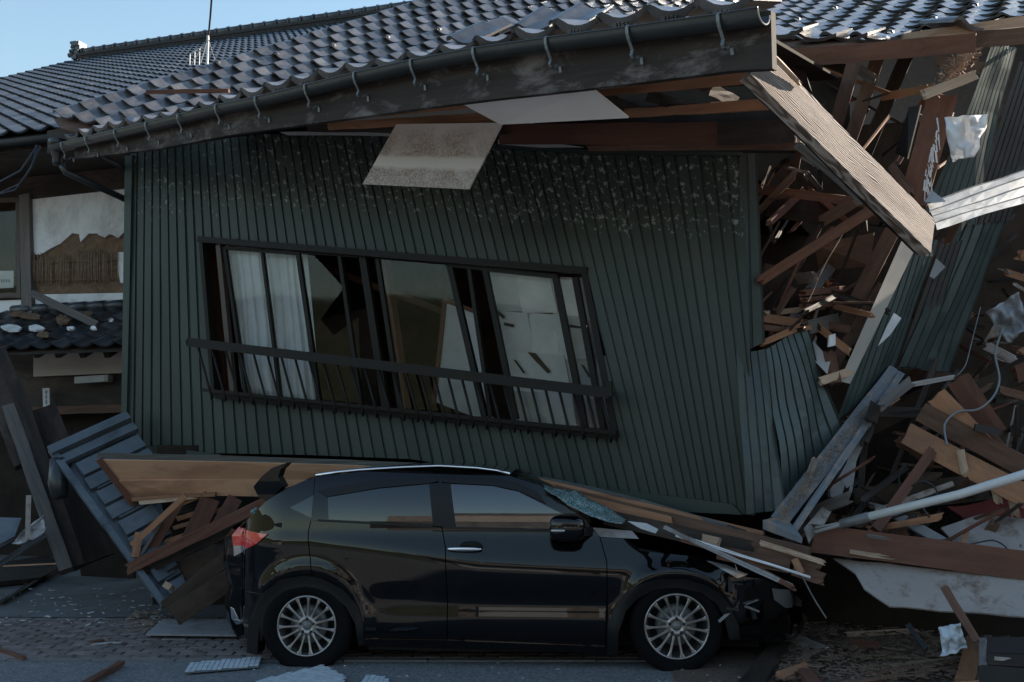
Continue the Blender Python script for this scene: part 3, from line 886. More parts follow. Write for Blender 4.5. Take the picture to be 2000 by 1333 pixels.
# ---- gutter line, eave tiles and fascia
GP = [(100, 296, 0), (132, 288, 0.0), (179, 277, 1), (297, 250, 3), (434, 217, 5), (512, 202, 6), (609, 179, 7), (705, 156, 8), (816, 132, 9), (938, 110, 10), (1080, 91, 11), (1239, 71, 12), (1416, 48, 13), (1492, 36, 13.42)]
def gY(n): return 9.5 * (1 - .0396 * n)
gut = [at(x, y, gY(n)) for x, y, n in GP]
gut[0] = gut[1] + (gut[1] - gut[2]) * .6
gdir = (gut[-1] - gut[1]).normalized()
gf = Vector((gdir.y, -gdir.x, 0)).normalized()
if gf.y > 0: gf = -gf
GR = .056
vs = []; fs = []; K = 12
for p in gut:
    for k in range(K + 1):
        a = math.pi * k / K
        vs.append(p + gf * (GR * math.cos(a)) + Vector((0, 0, -GR * math.sin(a) * 1.05 + .03)))
    vs.append(vs[-K - 1] + gf * .004 + Vector((0, 0, .006)))
m_ = K + 2
for i in range(len(gut) - 1):
    for k in range(K):
        fs.append((i * m_ + k, (i + 1) * m_ + k, (i + 1) * m_ + k + 1, i * m_ + k + 1))
    fs.append((i * m_ + K + 1, (i + 1) * m_ + K + 1, (i + 1) * m_, i * m_))
gutter = mobj('gutter', vs, fs, G['gutter_plastic'], house, True)
md = gutter.modifiers.new('thick', 'SOLIDIFY'); md.thickness = .003; md.offset = 0
# front bead of the gutter
mb = MB(); mb.tube([p + gf * (GR + .002) + Vector((0, 0, .034)) for p in gut], .005, 6); mb.build('gutter_bead', G['gutter_plastic'], gutter, True)
# end: thin rim, its pale colour standing in for the sunlit edge
e = gut[-1]; mb = MB()
mb.tube([e + gf * (GR * math.cos(math.pi * k / 10)) + Vector((0, 0, -GR * math.sin(math.pi * k / 10) * 1.05 + .03)) for k in range(11)], .004, 6); mb.build('gutter_lit_rim', G['grey_board'], gutter, True)
# strap brackets
up = Vector((0, 0, 1))
for x, y, n in [(132, 288, 0), (179, 277, 1), (236, 264, 2), (297, 250, 3), (360, 235, 4), (434, 217, 5), (512, 202, 6), (609, 179, 7), (705, 156, 8), (816, 132, 9), (938, 110, 10), (1080, 91, 11), (1239, 71, 12), (1416, 48, 13)]:
    c = at(x, y, gY(n))
    loc = [(.055, .045), (.066, .03), (.064, -.005), (.052, -.035), (.034, -.062), (.02, -.085), (.026, -.105), (.03, -.118), (.018, -.132), (-.006, -.132), (-.024, -.118), (-.034, -.1), (-.05, -.095), (-.062, -.105), (-.066, -.14)]
    loc = [(f, u * .95) for f, u in loc]
    base = []; w2 = gdir * .009
    vs = []; fs = []
    for (f, u) in loc:
        p = c + gf * f + up * u
        o_ = gf * .003
        vs += [p - w2 - o_, p + w2 - o_, p + w2 + o_, p - w2 + o_]
    for i in range(len(loc) - 1):
        for q in range(4):
            q2 = (q + 1) % 4; fs.append((i * 4 + q, (i + 1) * 4 + q, (i + 1) * 4 + q2, i * 4 + q2))
    fs += [(0, 1, 2, 3), tuple(4 * (len(loc) - 1) + q for q in (3, 2, 1, 0))]
    br = mobj('gutter_bracket', vs, fs, G['galvanised'], gutter)
# fascia: a long dark board behind the gutter
FB = [(100, 322), (135, 312), (300, 293), (450, 264), (666, 234), (909, 200), (1152, 173), (1300, 155), (1462, 134)]
vs = []; fs = []
for p in gut[1:]:
    px, py, _ = proj(p - gf * .07)
    n0 = p - gf * .07
    lowy = interp(FB, min(px, 1462)); low = at(px, lowy, n0.y); hgt = n0.z - low.z
    a = n0 + up * .06
    for q in (a, Vector((n0.x, n0.y, n0.z - hgt))):
        vs += [q, q - gf * .045]
for i in range(len(gut) - 2):
    a = i * 4; b = a + 4
    fs += [(a, b, b + 2, a + 2), (a + 1, a + 3, b + 3, b + 1), (a + 2, b + 2, b + 3, a + 3), (a, a + 1, b + 1, b)]
fs += [(0, 2, 3, 1), (len(vs) - 4, len(vs) - 3, len(vs) - 1, len(vs) - 2)]
x_ = gdir; mtx = frame_mtx(gut[1], x_, gf); inv = mtx.inverted()
fascia = mobj('fascia_board', [inv @ v for v in vs], fs, G['dark_fascia'], house, False, mtx)
# eave tiles along the gutter
acc = 0; cur = gut[1] - gdir * .02
seglen = [(gut[i + 1] - gut[i]).length for i in range(1, len(gut) - 1)]
tot = sum(seglen); d = .12; cnt = 0
def along(d):
    for i in range(1, len(gut) - 1):
        L = (gut[i + 1] - gut[i]).length
        if d <= L: return gut[i].lerp(gut[i + 1], d / L), (gut[i + 1] - gut[i]).normalized()
        d -= L
    return gut[-1], (gut[-1] - gut[-2]).normalized()
while d < tot * .985:
    p, t = along(d)
    ux = Vector((-gf.x, -gf.y, .42)).normalized()
    lift = .055 + .02 * math.sin(d * 2.1)
    o = link('eave_tile', T3, None, roof, axes(p + up * lift - gf * .005, t, ux) @ Matrix.Rotation(random.uniform(-.04, .04), 4, 'Y') @ Matrix.Rotation(random.uniform(-.05, .05), 4, 'X'))
    d += .312
# torn tiles at the broken edge on the right and by the gutter
for (px, py, Y, rz, ry) in ((1780, 96, 7.25, .5, .15), (1900, 62, 7.1, .9, .35), (1520, 78, 7.4, .1, 0), (1583, 84, 7.4, .05, .1), (1645, 84, 7.4, .0, .05), (1705, 86, 7.35, .1, .12)):
    p = at(px, py, Y)
    _, r, u = roofP(21, 0)
    link('loose_tile', T1, None, roof, axes(p, r, u) @ Matrix.Rotation(rz, 4, 'Z') @ Matrix.Rotation(ry, 4, 'Y') @ Matrix.Scale(1.25, 4))
for (px, py, Y) in ((905, 92, 6.3), (945, 78, 6.6), (985, 70, 6.7), (1040, 66, 6.5), (1110, 60, 6.2)):
    _, r, u = roofP(10, 0)
    link('loose_tile', T1, None, roof, axes(at(px, py, Y), r, u) @ Matrix.Rotation(random.uniform(-.3, .3), 4, 'Z') @ Matrix.Rotation(random.uniform(-.2, .3), 4, 'X'))

# ---- under the eave
bpx('soffit_batten', (640, 247, 8.3), (985, 228, 6.9), 17, .05, G['new_wood'], house)
bpx('soffit_batten', (985, 228, 6.9), (1010, 226, 6.8), 17, .05, G['new_wood'], house)
bpx('soffit_batten', (1168, 178, 6.0), (1455, 152, 5.05), 24, .05, G['new_wood'], house)
bpx('soffit_batten', (1220, 222, 6.5), (1495, 205, 5.5), 20, .05, G['new_wood'], house, jag=(0, .03))
bpx('soffit_batten', (660, 232, 7.9), (925, 205, 6.8), 10, .04, G['new_wood'], house)
bpx('wall_plate', (975, 262, 8.0), (1555, 262, 6.6), 44, .12, G['red_wood'], house, jag=(0, .03))
bpx('wall_plate', (600, 250, 8.8), (980, 255, 7.9), 16, .1, G['dark_wood'], house)
bpx('wall_plate_lining', (1150, 290, 7.6), (1558, 287, 6.62), 12, .05, G['brown_wood'], house, jag=(.05, .08))
bpx('eave_end_block', (1400, 262, 6.78), (1552, 256, 6.5), 46, .05, G['dark_wood'], house)
for a, b in (((1290, 195, 5.9), (1350, 215, 6.8)), ((1390, 175, 5.6), (1440, 200, 6.4)), ((1200, 200, 6.2), (1260, 225, 7.2))):
    bpx('rafter', a, b, 22, .09, G['dark_wood'], house)
bdpx('soffit_board', [(905, 205, 6.2), (1155, 173, 5.5), (1227, 231, 5.6), (978, 244, 6.28)], .012, G['soffit_white'], house, sub=2)
hs = bdpx('hanging_soffit_board', [(774, 243, 7.3), (982, 240, 6.8), (916, 370, 6.95), (708, 360, 7.4)], .012, G['soffit_stained'], None, sub=2)
tag(hs, 'stained white soffit board hanging down in front of the green wall', 'board')
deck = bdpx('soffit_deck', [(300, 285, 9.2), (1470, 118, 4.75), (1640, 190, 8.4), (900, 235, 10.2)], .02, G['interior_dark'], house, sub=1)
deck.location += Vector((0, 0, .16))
mobj('attic_shade_sheet', [at(1040, 125, 9.7), at(1660, 125, 9.1), at(1660, 300, 9.1), at(1040, 300, 9.7)], [(0, 1, 2, 3)], G['interior_dark'], house)  # added dark sheet, closes the sky gap and stands in for shade
bdpx('eave_filler', [(92, 256, 9.85), (190, 240, 9.5), (190, 282, 9.5), (92, 300, 9.85)], .03, G['dark_wood'], house)
bdpx('wall_plate_filler', [(940, 238, 8.4), (1030, 238, 8.25), (1030, 292, 8.25), (940, 290, 8.4)], .03, G['interior_dark'], house)
# downpipe outlet at the left end
hp = at(112, 300, 9.7); mb = MB()
mb.lathe([(.075, .16), (.085, .155), (.085, .11), (.07, .10), (.06, .0), (.045, -.02), (.045, -.06), (.035, -.10), (.0, -.10)], 14)
hopper = mb.build('rain_hopper', G['gutter_plastic'], house, True, Matrix.Translation(hp + Vector((0, 0, -.02))) @ Matrix.Rotation(math.pi / 2, 4, 'X'))
mb = MB(); mb.tube([at(120, 322, 9.7), at(128, 336, 9.72), at(250, 392, 10.1)], .033, 10); mb.build('downpipe', G['gutter_plastic'], hopper, True)
mb = MB(); mb.tube([at(195, 300, 9.9), at(255, 340, 10.1)], .028, 8); mb.build('downpipe', G['gutter_plastic'], hopper, True)
# red stick lying on the tiles
bpx('roof_batten', (285, 180, 9.1), (445, 178, 8.75), 8, .03, G['red_wood'], roof)
# bargeboard torn off the gable, hanging down to the right
bpx('bargeboard', (1478, 118, 4.75), (1822, 462, 5.35), 94, .06, G['weathered_beam'], house, rough=.004, jag=(.02, .0), face=Vector((.42, -.85, .3)))
bpx('bargeboard_lower', (1462, 158, 4.82), (1800, 492, 5.45), 24, .05, G['dark_fascia'], house)
bpx('bargeboard_lining', (1560, 285, 5.6), (1690, 395, 5.9), 16, .03, G['grey_wood'], house)
bpx('bargeboard_splinter', (1490, 90, 4.7), (1560, 160, 4.86), 9, .03, G['pale_wood'], house, jag=(.06, .05))
# purlin under the torn tiles
bpx('purlin', (1522, 116, 7.3), (1905, 84, 6.7), 36, .14, G['red_wood'], house)
bpx('purlin', (1905, 78, 6.9), (2100, 62, 6.5), 34, .12, G['brown_wood'], house)
bpx('roof_batten', (1770, 78, 7.3), (2020, 42, 7.0), 26, .02, G['pale_wood'], house, jag=(.08, .02))
# ------------------------------------------------------------------ old house on the left
HD = Vector((.951, -.309, 0)); HN = Vector((-.309, -.951, 0))
HP = at(150, 450, 11.6)
def H(px, py, d=0.0): return on_plane(px, py, HP + HN * d, HN)
old = empty('old_house', Vector((HP.x, HP.y, 0)), 'old timber house with dark tiled roof and broken white plaster wall', 'house')
def hpoly(name, pts, d, th, mat, parent=old, **kw): return board(name, [H(x, y, d) for x, y in pts], th, mat, parent, **kw)
def hbar(name, a, b, w, dp, mat, parent=old, d=.03, **kw):
    p = H(a[0], a[1], d); q = H(b[0], b[1], d)
    return beam(name, p, q, w * (p.y + q.y) / 2 / FPX, dp, mat, parent, face=HN, **kw)
E0 = at(45, 262, 10.5); UH = (Vector((.309, .951, 0)) + Vector((0, 0, .56))).normalized(); RN = HD.cross(UH)
def RP(px, py, d=0.0): return on_plane(px, py, E0 + RN * d, RN)
cor = RP(146, 122); s0 = (cor - E0).dot(HD); t1 = (cor - E0).dot(UH)
s1 = (RP(760, 60) - E0).dot(HD); s1 = max(s1, s0 + 6)
P_ = lambda s, t, d=0.0: E0 + HD * s + UH * t + RN * d
oroof = mobj('roof', [P_(s0, -.1, -.03), P_(s1, -.1, -.03), P_(s1, t1, -.03), P_(s0, t1, -.03)], [(0, 1, 2, 3)], G['dark_wood'], old)
bk = Vector((.309, .951, -.56)).normalized()
mobj('roof_back_slope', [P_(s0, t1, -.03), P_(s1, t1, -.03), P_(s1, t1, -.03) + bk * 5, P_(s0, t1, -.03) + bk * 5], [(0, 1, 2, 3)], G['glazed_tile_far'], old)
items = []
nj = int(t1 / .235); ni = int((s1 - s0) / .268)
for j in range(nj):
    for i in range(ni):
        p = P_(s0 + (i + .5) * .268, j * .235, 0)
        px, py, dd = proj(p)
        sky_ = interp([(100, 262), (216, 195), (436, 112), (600, 43), (712, 0)], px)
        vis = -30 < px < 720 and py < sky_ + 12
        items.append((dd if vis else 1e7 + dd, p, HD, UH, False))
field(oroof, items, (F1, F2), 300, .012)
# ridge: stacked courses, round cap tiles and an ornament at the end
for k in range(3):
    mb = MB(); mb.bar(P_(s0 + .15, t1, .03 + k * .06), P_(s1, t1, .03 + k * .06), .30 - k * .05, .05, RN); mb.build('ridge_course', G['glazed_tile_far'], oroof)
q = 0; s = s0 + .2
while s < s1 - .3:
    a = P_(s, t1) + Vector((0, 0, .2)); mb = MB(); mb.tube([a, a + HD * .27], .075, 10); mb.tube([a, a + HD * .035], .092, 10); mb.build('ridge_cap', G['glazed_tile_far'], oroof, True); s += .275
oc = P_(s0 + .12, t1) + Vector((0, 0, .0)); mb = MB()
up = Vector((0, 0, 1))
for (dx, dz, w_, h_, t_) in ((0, .05, .34, .10, .12), (0, .15, .26, .12, .14), (.0, .26, .20, .12, .16), (-.03, .36, .24, .09, .2), (-.10, .40, .20, .05, .16)):
    c = oc + HD * dx + up * dz
    mb.bar(c - HD * t_ / 2, c + HD * t_ / 2, w_, h_)
for sg in (-1, 1):
    for k in range(3):
        c = oc + HD * (-.1) + Vector((-HN.x, -HN.y, 0)) * sg * (.14 - k * .03) + up * (.1 + k * .1)
        mb.tube([c + HD * .06, c - HD * .05], .05 - .008 * k, 10)
mb.build('ridge_ornament', G['glazed_tile_far'], oroof)
# eave gutter of the old house
gl = [P_(s0, -.12, -.05), P_((RP(92, 262) - E0).dot(HD), -.12, -.05)]
hgf = HN; vs = []; fs = []
for p in gl:
    for k in range(11):
        a = math.pi * k / 10; vs.append(p + hgf * (.055 * math.cos(a)) + Vector((0, 0, -.055 * math.sin(a))))
for k in range(10): fs.append((k, 11 + k, 12 + k, k + 1))
og = mobj('gutter', vs, fs, G['gutter_plastic'], old, True); md = og.modifiers.new('thick', 'SOLIDIFY'); md.thickness = .004
mb = MB(); mb.tube([p + hgf * .055 for p in gl], .006, 6); mb.build('gutter_bead', G['gutter_plastic'], og, True)
mb = MB(); mb.bar(gl[0] - hgf * .09 - up * .03, gl[1] - hgf * .09 - up * .03, .03, .14); mb.build('fascia_board', G['dark_fascia'], old)
# soffit, wall layers
mobj('eave_soffit', [gl[0] - up * .1, gl[1] + HD * 3 - up * .1, gl[1] + HD * 3 - hgf * 1.3 - up * .02, gl[0] - hgf * 1.3 - up * .02], [(0, 1, 2, 3)], G['dark_wood'], old)
hpoly('wall_beam', [(-60, 290), (300, 290), (300, 362), (60, 389), (-60, 395)], .02, .1, G['dark_wood'], sub=1)
hpoly('mud_wall', [(55, 380), (262, 360), (262, 600), (55, 600)], -.03, .05, G['mud_wall'], wob=.02, sub=10)
hpoly('plaster', [(57, 388), (262, 362), (262, 440), (251, 450), (229, 467), (221, 462), (212, 460), (203, 463), (195, 456), (187, 453), (171, 458), (155, 470), (152, 459), (141, 458), (122, 470), (120, 474), (98, 488), (76, 499), (65, 499), (62, 472)], .0, .03, G['plaster_white'], sub=1, ragged=.022)
hpoly('plaster', [(231, 492), (262, 490), (262, 555), (234, 553), (229, 530)], .0, .02, G['plaster_white'], sub=1, ragged=.01)
hpoly('plaster', [(57, 576), (262, 572), (262, 610), (57, 615)], .0, .02, G['plaster_white'], sub=1)
hpoly('plaster', [(-60, 590), (41, 586), (41, 612), (-60, 620)], .0, .02, G['plaster_white'], sub=1)
mb = MB(); rnd = random.Random(3)
for k in range(56):
    x = 65 + k * 3.0; y0 = 500 + rnd.uniform(-6, 8) - (8 if x > 150 else 0); y1 = 556 + rnd.uniform(-8, 3)
    if rnd.random() < .12: continue
    mb.tube([H(x, y0, .012), H(x + rnd.uniform(-1, 1), (y0 + y1) / 2, .018), H(x + rnd.uniform(-1, 1), y1, .01)], .0055, 5)
o = mb.build('reed_lath', G['chip_wood'], old, True)
mb = MB()
for y in (512, 530, 548): mb.bar(H(64, y, .012), H(228, y - 3, .012), .008, .012)
mb.build('lath_tie', G['brown_wood'], old)
hbar('corner_post', (46, 380), (52, 612), 25, .12, G['grey_wood'], d=.06)
hbar('window_post', (-30, 385), (-28, 590), 20, .1, G['frame_brown'], d=.05)
fr = hbar('window_frame', (34, 392), (36, 582), 9, .06, G['frame_brown'], d=.06)
hbar('window_rail', (-60, 580), (38, 576), 9, .06, G['frame_brown'], fr, d=.061); hbar('window_rail', (-60, 394), (38, 390), 8, .06, G['frame_brown'], fr, d=.061)
hpoly('pane', [(-60, 398), (30, 396), (30, 574), (-60, 578)], .02, .005, G['window_glass'], fr, sub=1)
hpoly('window_notice', [(-20, 530), (26, 529), (26, 562), (-20, 565)], .0, .004, G['blind_grey'], fr, sub=1)
mb = MB()
for k in range(6): mb.bar(H(2 + k * 3.2, 546, .004), H(3.8 + k * 3.2, 552, .004), .006, .004)
mb.build('notice_mark', G['cable'], fr)
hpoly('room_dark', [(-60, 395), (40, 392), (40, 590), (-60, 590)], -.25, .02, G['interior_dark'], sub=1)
# pent roof
pe = at(0, 686, 10.7); UP = (-HN + up * .55).normalized(); PN = HD.cross(UP)
def PR(px, py, d=0.0): return on_plane(px, py, pe + PN * d, PN)
pent = mobj('pent_roof', [pe - HD * 1 - UP * .05 - PN * .03, pe + HD * 1.8 - UP * .05 - PN * .03, pe + HD * 1.8 + UP * 1.15 - PN * .03, pe - HD * 1 + UP * 1.15 - PN * .03], [(0, 1, 2, 3)], G['dark_wood'], old)
for j in range(5):
    for i in range(-3, 7):
        link('roof_tile', F1, None, pent, axes(pe + HD * (i * .268) + UP * (j * .235), HD, UP) @ Matrix.Rotation(random.uniform(-.03, .03), 4, 'Z') @ Matrix.Rotation(random.uniform(-.03, .03), 4, 'X'))
for i in range(-3, 7):
    a = pe + HD * (i * .27) + UP * 1.13 + PN * .05; mb = MB(); mb.tube([a, a + HD * .28], [.06, .066], 10); mb.build('ridge_cap', G['glazed_tile_far'], pent, True)
for x in (70, 112, 160, 208):
    p = at(x, 684, 10.78); mb = MB(); mb.bar(p - up * .05, p + UP * 1.0 - up * .05, .07, .08); mb.build('rafter', G['dark_wood'], pent)
hpoly('transom_panel', [(65, 684), (262, 680), (262, 728), (65, 736)], .28, .03, G['plaster_cream'], sub=1)
hpoly('porch_panel', [(-60, 690), (262, 727), (262, 800), (-60, 805)], .2, .03, G['dark_wood'], sub=1)
hbar('lintel', (60, 803), (262, 797), 16, .1, G['brown_wood'], d=.3)
lamp = hbar('porch_lamp', (145, 743), (205, 739), 13, .07, G['paper_white'], d=.36, rough=0); hbar('lamp_end', (203, 739), (211, 739), 14, .08, G['grey_board'], lamp, d=.362, rough=0)
plate = hpoly('name_plate', [(83, 759), (96, 758), (97, 793), (84, 795)], .34, .012, G['paper_white'], sub=1)
mb = MB()
for y in (765, 768, 774, 778, 784, 788): mb.bar(H(88, y, .344), H(92, y - .5, .344), .008, .004); mb.bar(H(90, y - 2, .344), H(90, y + 2, .344), .005, .004)
mb.build('plate_mark', G['cable'], plate)
for k in range(9):
    x = 126 + k * 15; hbar('lattice_slat', (x, 805), (x + 20, 900), 8, .02, G['blind_grey'] if k < 4 else G['grey_wood'], d=-.05)
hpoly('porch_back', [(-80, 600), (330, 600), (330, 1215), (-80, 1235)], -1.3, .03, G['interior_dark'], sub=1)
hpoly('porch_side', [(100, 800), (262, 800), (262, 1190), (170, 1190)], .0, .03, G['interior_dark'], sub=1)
bpx('leaning_post', (-20, 690, 10.2), (60, 900, 9.9), 60, .12, G['dark_wood'], old)
bpx('leaning_post', (15, 790, 10.0), (128, 1112, 9.4), 24, .12, G['grey_wood'], old)
bpx('leaning_post', (28, 740, 10.1), (152, 1105, 9.55), 24, .12, G['dark_wood'], old)
bpx('door_leaf', (70, 800, 10.3), (185, 1095, 9.9), 75, .04, G['dark_wood'], old)
# antenna on the old roof
ab = at(405, 112, 12.2)
ant = empty('roof_antenna', ab, 'white wire antenna mast standing on the tiled roof', 'antenna')
mb = MB(); mb.tube([ab - up * .2, ab + up * .28], .016, 8); mb.build('mast', G['plastic_pipe'], ant)
for dx in (-.16, .14, -.05):
    mb = MB(); mb.tube([ab + up * .25, ab + Vector((dx, -.1, -.12))], .004, 5); mb.build('stay_wire', G['grey_board'], ant)
for k, (dx, dz) in enumerate(((-.22, -.02), (-.16, .02), (-.10, .06))):
    mb = MB(); c = ab + Vector((dx, 0, -.1)); mb.tube([c, c + up * (.16 + dz), c + Vector((.06, 0, .2 + dz)), ab + up * (.1 + dz)], .006, 5); mb.build('antenna_element', G['plastic_pipe'], ant)
o = MB(); o.tube([ab + up * .2, at(408, 62, 12.2), at(411, 30, 12.0), at(416, -40, 11.6), at(430, -300, 9)], .012, 6)
tag(o.build('drop_cable', G['cable'], None, True), 'thin dark cable rising from the roof antenna into the sky', 'cable')
mb = MB()
for pts in ([(72, 284, 9.9), (66, 320, 9.9), (40, 360, 9.9), (-30, 392, 9.9)], [(78, 286, 9.9), (60, 330, 9.85), (30, 372, 9.8), (-30, 388, 9.8)], [(74, 286, 9.9), (40, 335, 9.9), (-30, 372, 9.9)]):
    mb.tube([at(*p) for p in pts], .014, 6)
tag(mb.build('service_cable', G['cable'], None, True), 'bundle of black service cables drooping below the left eave', 'cable')
# loose stick and plaster shards on the pent roof
tag(bpx('fallen_post', (60, 572, 11.2), (188, 634, 10.75), 15, .06, G['grey_wood']), 'grey square stick leaning across the small pent roof', 'stick')
rnd = random.Random(5)
SH = ('largest white plaster shard, at the left end of the small pent roof', 'white plaster shard, second from the left on the small pent roof', 'brown mud shard just below the second white shard on the pent roof',
      'thick brown mud slab in the middle of the small pent roof', 'small white shard below the thick mud slab on the pent roof', 'small white shard under the tip of the leaning stick',
      'long brown mud slab lying under the leaning stick', 'brown mud slab near the ridge left of the leaning stick', 'brown mud slab at the left edge near the pent roof ridge', 'tiniest white shard at the right end of the pent roof')
for k, (x, y, w_, h_, mt) in enumerate(((22, 640, 44, 13, 'plaster_white'), (72, 640, 34, 14, 'plaster_white'), (84, 652, 30, 10, 'mud_wall'), (122, 625, 36, 22, 'mud_wall'), (138, 640, 20, 7, 'plaster_white'), (182, 640, 16, 7, 'plaster_white'), (160, 612, 60, 10, 'mud_wall'), (60, 616, 50, 12, 'mud_wall'), (30, 612, 40, 9, 'mud_wall'), (216, 624, 10, 5, 'plaster_white'))):
    c = PR(x, y, .09); pts = []
    for q in range(7):
        a = 2 * math.pi * q / 7; r = rnd.uniform(.7, 1.1)
        pts.append(PR(x + math.cos(a) * w_ / 2 * r, y + math.sin(a) * h_ / 2 * r, .085 + .03 * rnd.random()))
    tag(board('plaster_shard', pts, .02, G[mt], ragged=.004, sub=2), SH[k], 'plaster shard', 'plaster shards on the pent roof')
# ------------------------------------------------------------------ the car
Pr = at(599, 1223, 7.13); Pf = at(1322, 1224, 6.98)
CF = (Pf - Pr); CF.z = 0; WB = CF.length; CF.normalize()
CL = Vector((-CF.y, CF.x, 0))
CO = Vector((Pr.x, Pr.y, 0)); CW = 1.70
car = empty('parked_car', CO + CF * 1.3 + CL * .85, 'black five door car with silver multi spoke wheels crushed under the green house', 'car')
def C3(a, b, z): return CO + CF * a + CL * b + Vector((0, 0, z))
def sp(x, r): return r * math.log1p(math.exp(max(-40, min(40, x / r))))
WZ = Pr.z
def skin(a, z):
    zc = interp([(-.8, .86), (.0, .86), (.5, .80), (1.2, .70), (2.1, .66), (3.4, .64)], a)
    y = z - zc
    g = -.02 + .31 * sp(y, .022) + (-.25) * sp(z - .92, .02) + .45 * max(0, z - .93) ** 2 + .8 * sp(z - 1.33, .02)
    g += .05 * sp(-y - .02, .03) - .05 * sp(.42 - z, .04) + .014 * math.exp(-((z - .45) / .09) ** 2) * sstep(.2, .7, a) * (1 - sstep(2.0, 2.4, a))
    g += .35 * sp(.24 - z, .02)
    x = min(.395, max(0, -.17 - a)); g += .4 - math.sqrt(.16 - x * x)
    x = min(.545, max(0, a - 2.92)); g += .55 - math.sqrt(.3025 - x * x)
    for c in (0, WB):
        r = math.hypot(a - c, z - WZ); g -= .022 * math.exp(-((r - .40) / .06) ** 2)
    return g
def cplane(px, py, b):
    p = on_plane(px, py, CO + CL * b, CL) - CO
    return p.dot(CF), p.z
def cpx(px, py, extra=0.0):
    b = 0.0
    for _ in range(14):
        a, z = cplane(px, py, b); b += .5 * (max(-.1, min(.8, skin(a, z) + extra)) - b)
    return a, z
def cnorm(a, z, h=.004):
    ga = (skin(a + h, z) - skin(a - h, z)) / (2 * h); gz = (skin(a, z + h) - skin(a, z - h)) / (2 * h)
    n = CF * ga * 1.0 + Vector((0, 0, gz)) - CL
    return n.normalized()
def panel(name, pts, mat, parent=None, off=0.0, rim=.025, step=.035, flip=False):
    """body panel traced in the side view and laid on the body skin; off > 0 stands proud"""
    az = [cpx(x, y, -off) for x, y in pts]
    bm = bmesh.new(); f = bm.faces.new([bm.verts.new((a, z, 0)) for a, z in az])
    bmesh.ops.triangulate(bm, faces=bm.faces[:])
    for ax in (0, 1):
        lo = min(p[ax] for p in az); hi = max(p[ax] for p in az); k = math.ceil(lo / step)
        while k * step < hi:
            co = Vector((0, 0, 0)); no = Vector((0, 0, 0)); co[ax] = k * step; no[ax] = 1
            bmesh.ops.bisect_plane(bm, geom=bm.verts[:] + bm.edges[:] + bm.faces[:], plane_co=co, plane_no=no); k += 1
    bmesh.ops.remove_doubles(bm, verts=bm.verts[:], dist=.0008)
    bmesh.ops.dissolve_degenerate(bm, edges=bm.edges[:], dist=.0005)
    bmesh.ops.triangulate(bm, faces=bm.faces[:])
    bm.verts.index_update(); bm.normal_update()
    vs = []; ns = []; fs = []
    for v in bm.verts:
        a, z = v.co.x, v.co.y
        vs.append(C3(a, skin(a, z) - off, z)); ns.append(cnorm(a, z))
    for f in bm.faces:
        t = tuple(v.index for v in f.verts)
        nn = (vs[t[1]] - vs[t[0]]).cross(vs[t[2]] - vs[t[0]])
        fs.append(t if nn.dot(CL) < 0 else t[::-1])
    for e in bm.edges:
        if len(e.link_faces) == 1:
            b = len(vs)
            p, q = [vs[v.index] for v in e.verts]; i0, i1 = [ns[v.index] for v in e.verts]
            vs += [p.copy(), q.copy(), q + CL * rim, p + CL * rim]; ed = (q - p).cross(CL)
            ed = ed.normalized() if ed.length > 1e-9 else -CL
            ns += [i0, i1, ed, ed]; fs.append((b, b + 1, b + 2, b + 3))
    bm.free()
    me = mesh(name, vs, fs, True)
    try: me.normals_split_custom_set_from_vertices([tuple(n) for n in ns])
    except Exception as ex: print(ex)
    return link(name, me, mat, parent or car)
ROOFL = [(597, 938), (615, 931), (660, 924), (700, 920), (780, 915), (857, 912), (930, 916), (970, 921), (996, 928)]
AP = [(1054, 948), (1088, 972), (1146, 1019), (1157, 1034)]
FIN = [(1425, 1250), (1415, 1205), (1400, 1180), (1370, 1158), (1320, 1148), (1279, 1152), (1245, 1170), (1222, 1195), (1208, 1237), (1206, 1279)]
RIN = [(700, 1262), (694, 1220), (676, 1186), (641, 1157), (597, 1146), (556, 1154), (528, 1184), (515, 1230), (512, 1252)]
shell = [(615, 933), (700, 922), (857, 915), (996, 931)] + AP + [(1250, 1072), (1381, 1099), (1440, 1180), (1442, 1250)] + FIN + [(1150, 1274), (770, 1258)] + RIN + [(492, 1248), (466, 1240), (452, 1210), (452, 1150), (450, 1060), (466, 1036), (492, 1010), (524, 980), (562, 957)]
body = panel('body_shell', shell, G['car_under'], None, -.03, .05, .06)
# far side and underbody close the volume
vs = [C3(a, CW - skin(a, z), z) for a, z in [cpx(x, y) for x, y in shell]]
mobj('far_side', vs, [tuple(range(len(vs)))], G['car_black'], car)
mb = MB()
def cbox(a0, b0, z0, a1, b1, z1):
    mb.add([C3(a0, b0, z0), C3(a1, b0, z0), C3(a1, b1, z0), C3(a0, b1, z0), C3(a0, b0, z1), C3(a1, b0, z1), C3(a1, b1, z1), C3(a0, b1, z1)], BOXF)
cbox(-.5, .26, .11, WB + .6, 1.44, .72); cbox(.42, .06, .10, WB - .42, 1.64, .6)
mb.build('underbody', G['car_under'], car)
panel('quarter_panel', [(615, 931), (560, 955), (522, 978), (490, 1010), (462, 1036), (447, 1055), (444, 1100), (456, 1147), (512, 1158), (530, 1143), (556, 1130), (597, 1122), (608, 1122), (607, 1114), (601, 1057), (601, 1040), (606, 1019), (612, 966)], G['car_black'])
rb = panel('rear_bumper', [(456, 1149), (511, 1160), (496, 1203), (490, 1250), (464, 1243), (450, 1216), (446, 1186), (449, 1172)], G['car_black'], None, .004)
panel('bumper_reflector', [(450, 1186), (456, 1190), (466, 1212), (486, 1222), (486, 1226), (462, 1220), (452, 1208)], G['chrome'], rb, .012)
